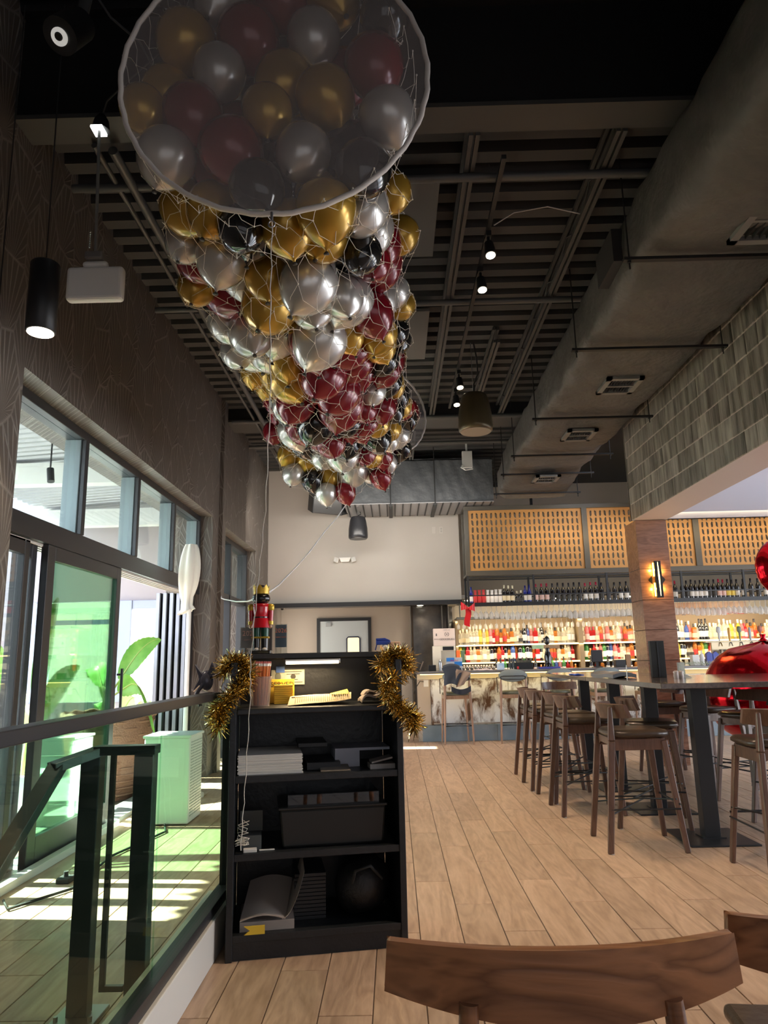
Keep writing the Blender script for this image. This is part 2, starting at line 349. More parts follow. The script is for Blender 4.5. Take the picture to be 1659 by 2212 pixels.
# ceiling deck: corrugated, ribs across the room
b = B(); z0, z1_ = 4.68, 4.79; y = 3.9; vs = []; 
prof = []
while y < 14.3:
    prof += [(y, z0), (y+.11, z0), (y+.13, z1_), (y+.20, z1_)]; y += .22
for (yy, z) in prof: vs += [(-2.75, yy, z), (3.05, yy, z)]
b.add(vs, [(2*i, 2*i+1, 2*i+3, 2*i+2) for i in range(len(prof)-1)])
ceil = struct('ceiling', b, deckm)
struct('ceiling_cover', B().box(-2.75, 3.05, 3.9, 14.4, 4.80, 4.9), black)
b = B(); y = -3.6; prof = []
while y < 3.75:
    prof += [(y, 5.22), (y+.11, 5.22), (y+.13, 5.285), (y+.20, 5.285)]; y += .22
vs = []
for (yy, z) in prof: vs += [(-2.75, yy, z), (3.05, yy, z)]
b.add(vs, [(2*i, 2*i+1, 2*i+3, 2*i+2) for i in range(len(prof)-1)])
struct('ceiling_near', b, black)
# steel girders
flange = mat('girder_flange', (.055, .055, .052), .5)
for k, (y0, y1, zt) in enumerate(((3.72, 3.9, 5.3), (9.3, 9.75, 4.8))):
    g = struct('ceiling_beam', B().box(XW, 3.0, y0, y1, 4.52, zt), black)
    mk('flange', B().box(XW, 3.0, y0-.02, y1+.02, 4.49, 4.52), flange, g)
struct('ceiling_bar', B().box(3.05, 9, 8.86, 14.4, 4.72, 4.8), deckm)
struct('wall_soffit', B().box(4.0, 4.07, 8.86, 11.55, 3.42, 4.72).box(4.07, 9, 11.48, 11.55, 3.42, 4.72), cream)
# open-web joists
def joist(x, ya, yb, zb, lab):
    t = thing('ceiling_joist', lab, 'joist', (x, ya, zb), 'open web joists under the deck')
    mk('bottom_chord', B().box(x-.035, x-.008, ya, yb, zb, zb+.03).box(x+.008, x+.035, ya, yb, zb, zb+.03), flange, t)
    mk('top_chord', B().box(x-.035, x-.008, ya, yb, 4.64, 4.67).box(x+.008, x+.035, ya, yb, 4.64, 4.67), deckm, t)
    w = B(); n = max(2, int((yb-ya)/.35))
    for i in range(n):
        a = ya+(yb-ya)*i/n; c = ya+(yb-ya)*(i+1)/n
        w.cyl((x, a, zb+.01 if i % 2 else 4.65), (x, c, 4.65 if i % 2 else zb+.01), .007, n=6)
    mk('web', w, deckm, t)
for x, ya, yb, zb, lab in ((.58, 3.92, 9.3, 4.47, 'open web steel joist that carries the spotlight track'), (1.5, 3.92, 9.3, 4.47, 'open web steel joist between the spotlight track and the fabric duct'),
                           (1.15, 7.0, 9.3, 4.5, 'short steel joist just ahead of the second girder'),
                           (-1.75, 9.75, 12.5, 4.45, 'steel joist near the box loudspeaker'), (.35, 9.75, 11.25, 4.45, 'steel joist behind the second girder, above the cross duct')):
    joist(x, ya, yb, zb, lab)
pipe_m = mat('painted_pipe', (.075, .077, .078), .45)
one('sprinkler_pipe', B().cyl((-1.68, 3.9, 4.42), (-1.68, 12.55, 4.42), .03), pipe_m, 'grey pipe running the length of the ceiling left of the balloons', 'pipe')
one('conduit_pipe', B().cyl((-1.80, 3.9, 4.46), (-1.80, 12.55, 4.46), .018), pipe_m, 'thin conduit beside the long grey ceiling pipe', 'pipe')
for y, lab in ((4.28, 'dark cross pipe nearest the first girder'), (6.0, 'dark cross pipe above the second spotlight'), (9.15, 'dark cross pipe in front of the second girder'), (10.3, 'cross pipe above the cross duct')):
    one('cross_pipe', B().cyl((-2.1, y, 4.44), (2.2, y, 4.44), .028), pipe_m, lab, 'pipe', 'cross pipes under the deck')
acm = mat('acoustic_panel_grey', (.10, .095, .09), .9)
for x0, x1, y0, y1, lab in ((-.35, .40, 4.45, 5.42, 'flat square acoustic panel above the near half of the balloon net'), (-.35, .42, 6.37, 7.5, 'flat square acoustic panel above the far half of the balloon net')):
    t = thing('acoustic_panel', lab, 'ceiling panel', (x0, y0, 4.55)); mk('panel_face', B().box(x0, x1, y0, y1, 4.55, 4.58), acm, t, .004)
    for xx, yy in ((x0+.1, y0+.1), (x1-.1, y1-.1)): mk('hanger', B().cyl((xx, yy, 4.58), (xx, yy, 4.68), .004, n=6), steel, t)
# right zone: lower white ceiling, beam wall clad in glazed tiles, wood pillar
pale = mat('pale_ceiling_paint', (.70, .76, .92), .6)
struct('ceiling_right', B().box(3.43, 9, -3.6, 8.86, 3.42, 3.5).box(4.0, 9, 8.86, 11.55, 3.42, 3.5), pale)
pinkish = mat('soffit_paint', (.52, .42, .36), .5)
bm_ = struct('wall_beam', B().box(3.012, 3.43, -3.6, 8.85, 2.91, 5.3), pinkish)
def tile_mat():
    m = mat('glazed_streaky_tile', (.085, .075, .058), .28, rand=.22, var=(1.0, (.33, .30, .25)), stretch=(14, 14, 1.6), coat=.3, bump=(6, .25)); return m
tm = tile_mat(); tile0 = None; trest = B()
for j in range(12):
    z = 2.91 + j*.2
    for i in range(62):
        y = 8.85 - (i+1)*.2
        if y < -3.6: continue
        if j < 10 and y >= 3.4:
            if tile0 is None:
                q = B(); c = .006
                q.add([(0,.003,.003),(0,.197,.003),(0,.197,.197),(0,.003,.197),(-.006,.003+c,.003+c),(-.006,.197-c,.003+c),(-.006,.197-c,.197-c),(-.006,.003+c,.197-c)],
                      [(4,5,6,7),(0,1,5,4),(1,2,6,5),(2,3,7,6),(3,0,4,7)])
                tile0 = mk('wall_tile', q, tm, bm_); tile0.location = (3.012, y, z)
            else:
                c_ = tile0.copy(); C.objects.link(c_); c_.location = (3.012-random.random()*.002, y, z)
        else: trest.add([(p[0]+3.012, p[1]+y, p[2]+z) for p in q.v], q.f)
mk('wall_tile', trest, tm, bm_, kind='stuff')
mk('beam_end', B().box(3.0, 3.02, 8.85, 8.86, 2.91, 4.8), tm, bm_)
panelw = wood('walnut_panel', (.17, .075, .042), (.36, .185, .115), .25, 0, 1.0, .06, .4, 1.3, .35)
pl = struct('pillar', B().box(3.045, 3.395, 8.81, 9.2, 0, 2.91), mat('joint_dark', (.05, .03, .02), .7))
zs = [0, .42, .86, 1.20, 1.56, 1.92, 2.30, 2.91-.003]
for a, c in zip(zs, zs[1:]):
    q = mk('panel', B().box(3.03, 3.41, 8.79, 8.81, a+.003, c-.003).box(3.03, 3.045, 8.81, 9.2, a+.003, c-.003), panelw, pl, .0015)
# shell behind the photographer and to the right: solid behind, window openings at right
shell = mat('warm_grey_wall', (.36, .34, .32), .7)
struct('wall_front', B().box(-2.75, 9, -3.75, -3.6, 0, 5.3), shell)
b = B().box(8.2, 8.35, -3.75, 14.4, 0, .3).box(8.2, 8.35, -3.75, 14.4, 2.95, 5.3)
b.box(8.2, 8.35, -3.6, .4, .3, 2.95)
for y in (2.4, 5.4, 8.4): b.box(8.2, 8.35, y, y+1.4, .3, 2.95)
b.box(8.2, 8.35, 11.4, 14.4, .3, 2.95)
struct('wall_right', b, shell)
# ---------- glazing in the left wall ----------
def pane(name, par, y0, y1, z0, z1, x=XG, m=gls): return mk(name, B().box(x-.006, x, y0, y1, z0, z1), m, par)
ed = mat('grey_aluminium', (.16, .20, .21), .35, .3)
w1 = struct('window_1', B().box(XG-.12, XG+.02, 4.05, 8.67, 2.99, 3.06).box(XG-.12, XG+.02, 4.05, 8.67, 2.17, 2.25), frame_dark, bevel=.004)
for k, y in enumerate((5.32, 6.48, 7.6, 8.62)):
    mk('mullion', B().box(XG-.005, XG+.03, y-.03, y+.03, 2.25, 2.99), frame_dark, w1, .003)
    mk('mullion_sash', B().box(XG-.13, XG-.005, y-.045, y+.045, 2.25, 2.99), ed, w1, .003)
for a, c in ((4.05, 5.29), (5.35, 6.45), (6.51, 7.57), (7.63, 8.59)): pane('pane', w1, a, c, 2.25, 2.99, XG-.04, gls)
w2 = struct('window_2', B().box(XG-.12, XG+.02, 9.15, 11.5, 2.98, 3.05).box(XG-.12, XG+.02, 9.15, 11.5, 2.16, 2.24), frame_dark, bevel=.004)
for y in (10.35, 11.46): mk('mullion', B().box(XG-.12, XG+.03, y-.04, y+.04, 0, 2.98), frame_dark, w2, .003)
for a, c in ((9.15, 10.31), (10.39, 11.42)): pane('pane', w2, a, c, 2.24, 2.98, XG-.04, gls)
mk('jamb', B().box(XG-.1, XG+.02, 9.15, 9.22, 0, 2.16), frame_dark, w2, .003)
# header track with pale slots
d1 = struct('door_1', B().box(XG-.2, XG+.03, 4.05, 8.67, 2.10, 2.17), frame_dark)
slot = mat('track_slot', (.6, .58, .54), .5)
for i in range(4): mk('track_slot', B().box(XG-.17+i*.045, XG-.155+i*.045, 4.1, 8.6, 2.085, 2.10), slot, d1)
mk('sill_track', B().box(XG-.2, XG+.04, 4.05, 8.67, 0, .03), mat('sill_metal', (.30, .31, .31), .4, .4), d1)
def leaf(name, lab, y0, y1, x, gm, st=.10, bot=.22):
    t = struct(name, B().box(x-.05, x, y0, y0+st, .03, 2.10).box(x-.05, x, y1-st*.8, y1, .03, 2.10).box(x-.05, x, y0+st, y1-st*.8, 2.0, 2.10).box(x-.05, x, y0+st, y1-st*.8, .03, bot), frame_dark, bevel=.004)
    mk('pane', B().box(x-.03, x-.022, y0+st, y1-st*.8, bot, 2.0), gm, t); return t
leaf('door_2', '', 4.83, 6.17, XG+.02, gls_green, .11, .2)
leaf('door_3', '', 3.6, 4.66, XG-.02, gls, .08, .12)
d4 = leaf('door_4', '', 4.60, 4.84, XG-.06, gls, .09, .12)
dh = mk('door_handle', B().cyl((XG+.06, 6.19, .85), (XG+.06, 6.19, 1.25), .012).cyl((XG+.06, 6.19, .9), (XG+.02, 6.19, .9), .009).cyl((XG+.06, 6.19, 1.2), (XG+.02, 6.19, 1.2), .009), blackmetal, d4)
# stacked folding leaves at the far side of the opening
pale_leaf = mat('leaf_edge_pale', (.34, .36, .44), .4, .2)
for i in range(5):
    x = XG-.02-i*.075
    t = struct('door_%d' % (5+i), B().box(x-.05, x-.012, 8.34-i*.01, 8.40, .03, 2.09).box(x-.05, x-.012, 8.55, 8.62, .03, 2.09), pale_leaf)
    mk('leaf_gasket', B().box(x-.012, x, 8.34-i*.01, 8.62, .03, 2.09), blackmetal, t)
struct('baseboard_left', B().box(XG+.04, XG+.10, 4.05, 6.2, 0, .05).box(XW, XW+.015, -3.6, 4.05, 0, .12), mat('white_sill', (.6, .6, .57), .5), bevel=.003)
# ================= CEILING THINGS =================
fabric = mat('duct_wrap', (.082, .078, .072), .5, bump=(4, 2.2), var=(2, (.10, .096, .09)), spec=.3)
def smooth(a, b, t): t = min(1, max(0, (t-a)/(b-a))); return t*t*(3-2*t)
sup = [4.45, 5.9, 7.75, 9.25, 10.2, 11.0]
duct = thing('air_duct', 'large fabric-wrapped air duct running above the tiled beam wall', 'duct', (2.3, 2.0, 3.95))
def duct_ring(y, n=36):
    big = 1-smooth(3.2, 4.4, y)
    dsup = min(abs(y-q) for q in sup); sag = .05*min(1, dsup/.4)
    x0 = 1.74-.05*big; x1 = 2.84+.08*big; zb = 3.96-sag-.15*smooth(10.0, 11.3, y)-.22*big; zt = 4.46-.15*smooth(10.4, 11.3, y)
    w = (x1-x0)/2; h = (zt-zb)/2; r = []
    for k in range(n):
        t = 2*PI*k/n; e = .34+.3*big
        cx = math.copysign(abs(math.cos(t))**e, math.cos(t)); sx = math.copysign(abs(math.sin(t))**e, math.sin(t))
        wob = 1+.014*math.sin(5*t+y*7+math.sin(y*3)*2)+.010*math.sin(9*t-y*11)+.008*math.sin(3*t+y*17)
        r.append(((x0+x1)/2+w*cx*wob, y, (zb+zt)/2+h*sx*wob))
    return r
b = B(); ys = [1.5+.12*i for i in range(82)]; ys = [y for y in ys if y < 11.25]+[11.3]; vs = []
for y in ys: vs += duct_ring(y)
n = 36; b.add(vs, [(i*n+k, i*n+(k+1) % n, (i+1)*n+(k+1) % n, (i+1)*n+k) for i in range(len(ys)-1) for k in range(n)], True)
b.add(duct_ring(11.3), [tuple(range(n))]); b.add(duct_ring(1.5), [tuple(range(n))])
mk('duct_skin', b, fabric, duct)
gr = mat('grille_frame', (.17, .165, .155), .5)
for (x, y, w, l) in ((2.45, 3.95, .5, .5), (2.3, 6.75, .36, .42), (2.3, 8.35, .36, .42), (2.3, 10.3, .36, .4)):
    z = 3.905 - (.0 if y < 10 else .05) - (.04 if y < 4.2 else 0)
    g = mk('grille', B().box(x-w/2, x+w/2, y-l/2, y-l/2+.05, z-.03, z).box(x-w/2, x+w/2, y+l/2-.05, y+l/2, z-.03, z).box(x-w/2, x-w/2+.05, y-l/2, y+l/2, z-.03, z).box(x+w/2-.05, x+w/2, y-l/2, y+l/2, z-.03, z).box(x-w/2, x+w/2, y-.012, y+.012, z-.028, z), gr, duct)
    q = B()
    for i in range(9): q.box(x-w/2+.05+i*(w-.1)/9, x-w/2+.055+i*(w-.1)/9, y-l/2+.05, y+l/2-.05, z-.02, z+.01)
    q.box(x-w/2+.05, x+w/2-.05, y-l/2+.05, y+l/2-.05, z+.008, z+.012); mk('louvre', q, rubber, g)
mk('grille', B().box(1.66, 1.74, 4.75, 5.15, 4.07, 4.33), rubber, duct)
strut_m = mat('strut_metal', (.03, .03, .03), .5, .5)
for i, y in enumerate(sup):
    zb = 3.93-.13*smooth(10.0, 11.3, y)
    t = thing('duct_hanger', 'black trapeze hanger bar with threaded rods under the large wrapped duct', 'hanger', (2.3, y, zb), 'trapeze hangers under the large duct')
    mk('channel', B().box(1.62, 2.98, y-.02, y+.02, zb-.04, zb-.018), strut_m, t)
    q = B()
    for k in range(26): q.box(1.65+k*.051, 1.68+k*.051, y-.021, y-.0195, zb-.036, zb-.024)
    mk('slots', q, rubber, t, kind='stuff')
    for x in (1.66, 2.94): mk('rod', B().cyl((x, y, zb-.1), (x, y, 4.7), .006, n=6).cyl((x, y, zb-.055), (x, y, zb-.04), .014, n=6), strut_m, t)
# cross duct by the back wall
cd_ = thing('cross_duct', 'dark fabric-covered cross duct with ribbed metal underside in front of the back wall', 'duct', (.5, 11.6, 3.72))
mk('duct_skin', B().grid(lambda u, v: (-.75+2.42*u, 11.35-.006*math.sin(u*61+v*9+3*math.sin(u*9))-.006*math.sin(u*23-v*7), 3.80+.66*v), 90, 8).box(-.75, 1.67, 11.38, 12.3, 3.76, 4.5), mat('dark_fabric_duct', (.06, .065, .07), .6, bump=(9, .8)), cd_)
q = B().box(-.75, 1.67, 11.33, 12.3, 3.745, 3.76); mk('underside', q, mat('galvanised', (.30, .30, .31), .45, .5), cd_)
q = B()
for i in range(19): q.box(-.72+i*.13, -.70+i*.13, 11.33, 12.3, 3.73, 3.745)
mk('rib', q, strut_m, cd_, kind='stuff')
for x in (0.0, .72): mk('strap', B().box(x-.03, x+.03, 11.3, 12.3, 3.70, 3.73).cyl((x, 11.31, 3.65), (x, 11.31, 4.68), .008, n=6), strut_m, cd_)
one('junction_device', B().box(1.16, 1.32, 11.05, 11.12, 4.25, 4.52).box(1.22, 1.25, 11.08, 11.10, 4.52, 4.70).tube([(1.16, 11.04, 4.3), (1.13, 11.02, 4.24), (1.2, 11.03, 4.2), (1.32, 11.04, 4.22)], .01), mat('device_chrome', (.75, .76, .74), .3, .3), 'small pale electrical fixture above the cross duct behind the bronze pendant speaker', 'fixture', bevel=.01)
# track and spotlights
one('light_track', B().box(.755, .785, 4.0, 8.6, 4.36, 4.39), blackmetal, 'black lighting track that carries the four spotlights', 'light track')
lit = mat('lamp_lit', (1, .9, .7), .4, emit=((1, .86, .62), 14))
for i, (x, y, lab) in enumerate(((.77, 4.8, 'nearest lit spotlight on the ceiling track'), (.77, 5.3, 'second lit spotlight on the ceiling track'), (.78, 7.4, 'third lit spotlight, above the bronze pendant speaker'), (.79, 7.94, 'farthest lit spotlight, just beside the bronze pendant speaker'))):
    t = thing('spotlight', lab, 'spotlight', (x, y, 4.36), 'track spotlights')
    mk('arm', B().cyl((x, y, 4.36), (x, y, 4.26), .012, n=8).box(x-.02, x+.02, y-.03, y+.03, 4.32, 4.36), blackmetal, t)
    a, c = Vector((x, y, 4.27)), Vector((x+.005, y-.03, 4.155))
    mk('head', B().cyl(a, c, .034, .042, 16), blackmetal, t)
    mk('lens', B().cyl(c, c+(c-a).normalized()*.004, .034, .034, 16), lit, t)
    spot('spotlight_lamp', c+(c-a).normalized()*.02, (.05, -.25, -1), 55, (1, .8, .55), 1.2, .5)
# pendant speakers
def pendant_speaker(loc, r, h, m, lab, cabz, mgrille):
    x, y, z = loc; t = thing('pendant_speaker', lab, 'speaker', (x, y, z))
    pr = [(r*.86, 0), (r*.97, .012), (r, .05), (r*.97, h*.45), (r*.84, h*.8), (r*.74, h*.95), (r*.66, h*.985), (.0, h)]
    mk('body', B().lathe(pr, (x, y, z), 32), m, t)
    mk('grille', B().lathe([(r*.88, -.004), (r*.88, .006)], (x, y, z), 32), mgrille, t)
    mk('cable', B().tube([(x, y, z+h), (x+.005, y, z+h+(cabz-z-h)*.2), (x+.05, y, z+h+(cabz-z-h)*.4), (x+.045, y, z+h+(cabz-z-h)*.7), (x+.02, y, cabz)], .009), rubber, t)
    mk('hook', B().cyl((x-.01, y, z+h), (x-.01, y, cabz), .003, n=5), steel, t)
    return t
bronze = mat('bronze_shell', (.11, .085, .045), .33, .5)
pendant_speaker((.885, 7.0, 3.53), .175, .40, bronze, 'bronze-brown pendant speaker hanging beside the track spotlights', 4.5, mat('grille_bronze', (.24, .19, .14), .5))
satin = mat('satin_black', (.025, .026, .03), .28)
pendant_speaker((-.56, 11.9, 3.28), .165, .38, satin, 'black pendant speaker hanging in front of the greige back wall', 3.765, satin)
# box loudspeaker
t = thing('box_loudspeaker', 'large black box loudspeaker tilted down under the far end of the balloon net', 'speaker', (-1.05, 12.0, 3.8))
q = B(); q.T = Matrix.Translation((-1.05, 12.0, 3.98)) @ Matrix.Rotation(.35, 4, 'X') @ Matrix.Rotation(.12, 4, 'Y')
q.prism([(-.36, .0), (-.25, -.30), (.25, -.30), (.36, .0)], (-.20, .20), 'z'); mk('cabinet', q, blackmetal, t, .01)
q = B(); q.T = Matrix.Translation((-1.05, 12.0, 3.98)) @ Matrix.Rotation(.35, 4, 'X') @ Matrix.Rotation(.12, 4, 'Y'); q.box(-.235, .235, -.315, -.30, -.185, .185); mk('grille', q, satin, t, .003)
q = B(); q.T = Matrix.Translation((-1.05, 12.0, 3.98)) @ Matrix.Rotation(.35, 4, 'X'); q.cyl((0, -.318, -.03), (0, -.314, -.03), .014, n=10); mk('badge', q, steel, t)
mk('bracket', B().bar((-1.05, 12.05, 4.1), (-1.05, 12.3, 4.6), .04, .03), strut_m, t)
one('stage_light', B().bar((-1.75, 11.7, 4.38), (-1.35, 11.7, 4.36), .03, .03).ball((-1.55, 11.68, 4.27), .06).tube([(-1.5, 11.7, 4.3), (-1.42, 11.7, 4.2), (-1.36, 11.7, 4.26), (-1.4, 11.7, 4.35)], .007), blackmetal, 'small dark spotlight cluster above the box loudspeaker', 'spotlight')
# downlight pendant
t = thing('pendant_downlight', 'black cylinder pendant lamp, lit, hanging by the patterned wall', 'pendant lamp', (-1.885, 3.6, 3.06))
mk('shade', B().lathe([(.073, 0), (.078, .004), (.078, .40), (.070, .41), (0, .41)], (-1.885, 3.6, 3.06), 28).lathe([(.072, .0), (.06, .06), (.0, .06)], (-1.885, 3.6, 3.06), 28), blackmetal, t)
mk('bulb', B().cyl((-1.885, 3.6, 3.055), (-1.885, 3.6, 3.0595), .068, n=28), mat('bulb_lit', (1, .9, .75), .4, emit=((1, .88, .70), 9)), t)
mk('cable', B().cyl((-1.885, 3.6, 3.47), (-1.90, 3.6, 5.2), .004, n=6), rubber, t)
spot('pendant_downlight_lamp', (-1.885, 3.6, 3.04), (0, 0, -1), 60, (1, .85, .65), 1.3, .5)
one('hanging_cable', B().cyl((-2.12, 3.6, 2.0), (-2.14, 3.6, 5.2), .004, n=6), rubber, 'thin black cable hanging against the patterned wall', 'cable')
# exit sign box
t = thing('exit_sign_box', 'white hanging exit sign box seen from its blank side beside the pendant lamp', 'exit sign', (-1.565, 3.5, 3.19))
mk('housing', B().box(-1.715, -1.41, 3.49, 3.55, 3.19, 3.385).box(-1.64, -1.50, 3.5, 3.54, 3.385, 3.425), white, t, .02, seg=3)
mk('canopy', B().box(-1.62, -1.52, 3.48, 3.56, 3.425, 3.47), mat('grey_bracket', (.16, .15, .14), .6), t, .01)
mk('conduit', B().cyl((-1.575, 3.52, 3.47), (-1.60, 3.52, 4.24), .009, n=8), mat('conduit_grey', (.22, .22, .21), .5), t)
q = B()
for i in range(8): q.box(-1.606, -1.600, 3.5, 3.506, 3.5+i*.013, 3.509+i*.013)
mk('chain', q, steel, t)
t = thing('conduit_lamp', 'small lit white fixture where the exit sign conduit meets the girder', 'fixture', (-1.60, 3.5, 4.24))
mk('cap', B().lathe([(.05, 0), (.042, .06), (.02, .10), (0, .10)], (-1.60, 3.54, 4.26), 14), blackmetal, t)
mk('lamp_face', B().box(-1.64, -1.575, 3.49, 3.57, 4.245, 4.26), mat('fixture_lit', (1, 1, 1), .4, emit=((.95, 1, 1), 4)), t)
mk('cable', B().tube([(-1.60, 3.54, 4.34), (-1.56, 3.5, 4.42), (-1.40, 3.4, 4.46), (-1.1, 3.2, 4.5), (-.9, 3.1, 4.5)], .006), rubber, t)
t = thing('ceiling_spotlight', 'round dark ceiling spotlight with a pale glowing rim above the patterned wall', 'spotlight', (-1.54, 2.9, 4.23))
mk('housing', B().cyl((-1.54, 2.9, 4.25), (-1.5, 3.0, 4.42), .085, .08, 24), blackmetal, t)
mk('rim', B().cyl((-1.54, 2.898, 4.246), (-1.541, 2.893, 4.24), .04, .04, 24), mat('rim_glow', (.8, .8, .8), .4, emit=((1, .98, .92), .3)), t)
mk('lamp', B().cyl((-1.542, 2.891, 4.24), (-1.543, 2.887, 4.233), .02, .016, 14), black, t)
mk('arm', B().cyl((-1.5, 3.0, 4.42), (-1.45, 3.1, 5.2), .03), flange, t)
one('loose_wire', B().tube([(-1.45, 2.9, 4.6), (-1.3, 2.9, 4.35), (-1.15, 2.9, 4.2), (-1.05, 2.9, 4.0)], .006), pipe_m, 'grey wire drooping towards the hoop of the balloon net', 'wire')
one('loose_wire', B().tube([(.85, 5.0, 4.55), (1.0, 4.95, 4.62), (1.25, 4.9, 4.63), (1.5, 4.9, 4.56)], .005), steel, 'thin pale wire bowed between the steel joists', 'wire')
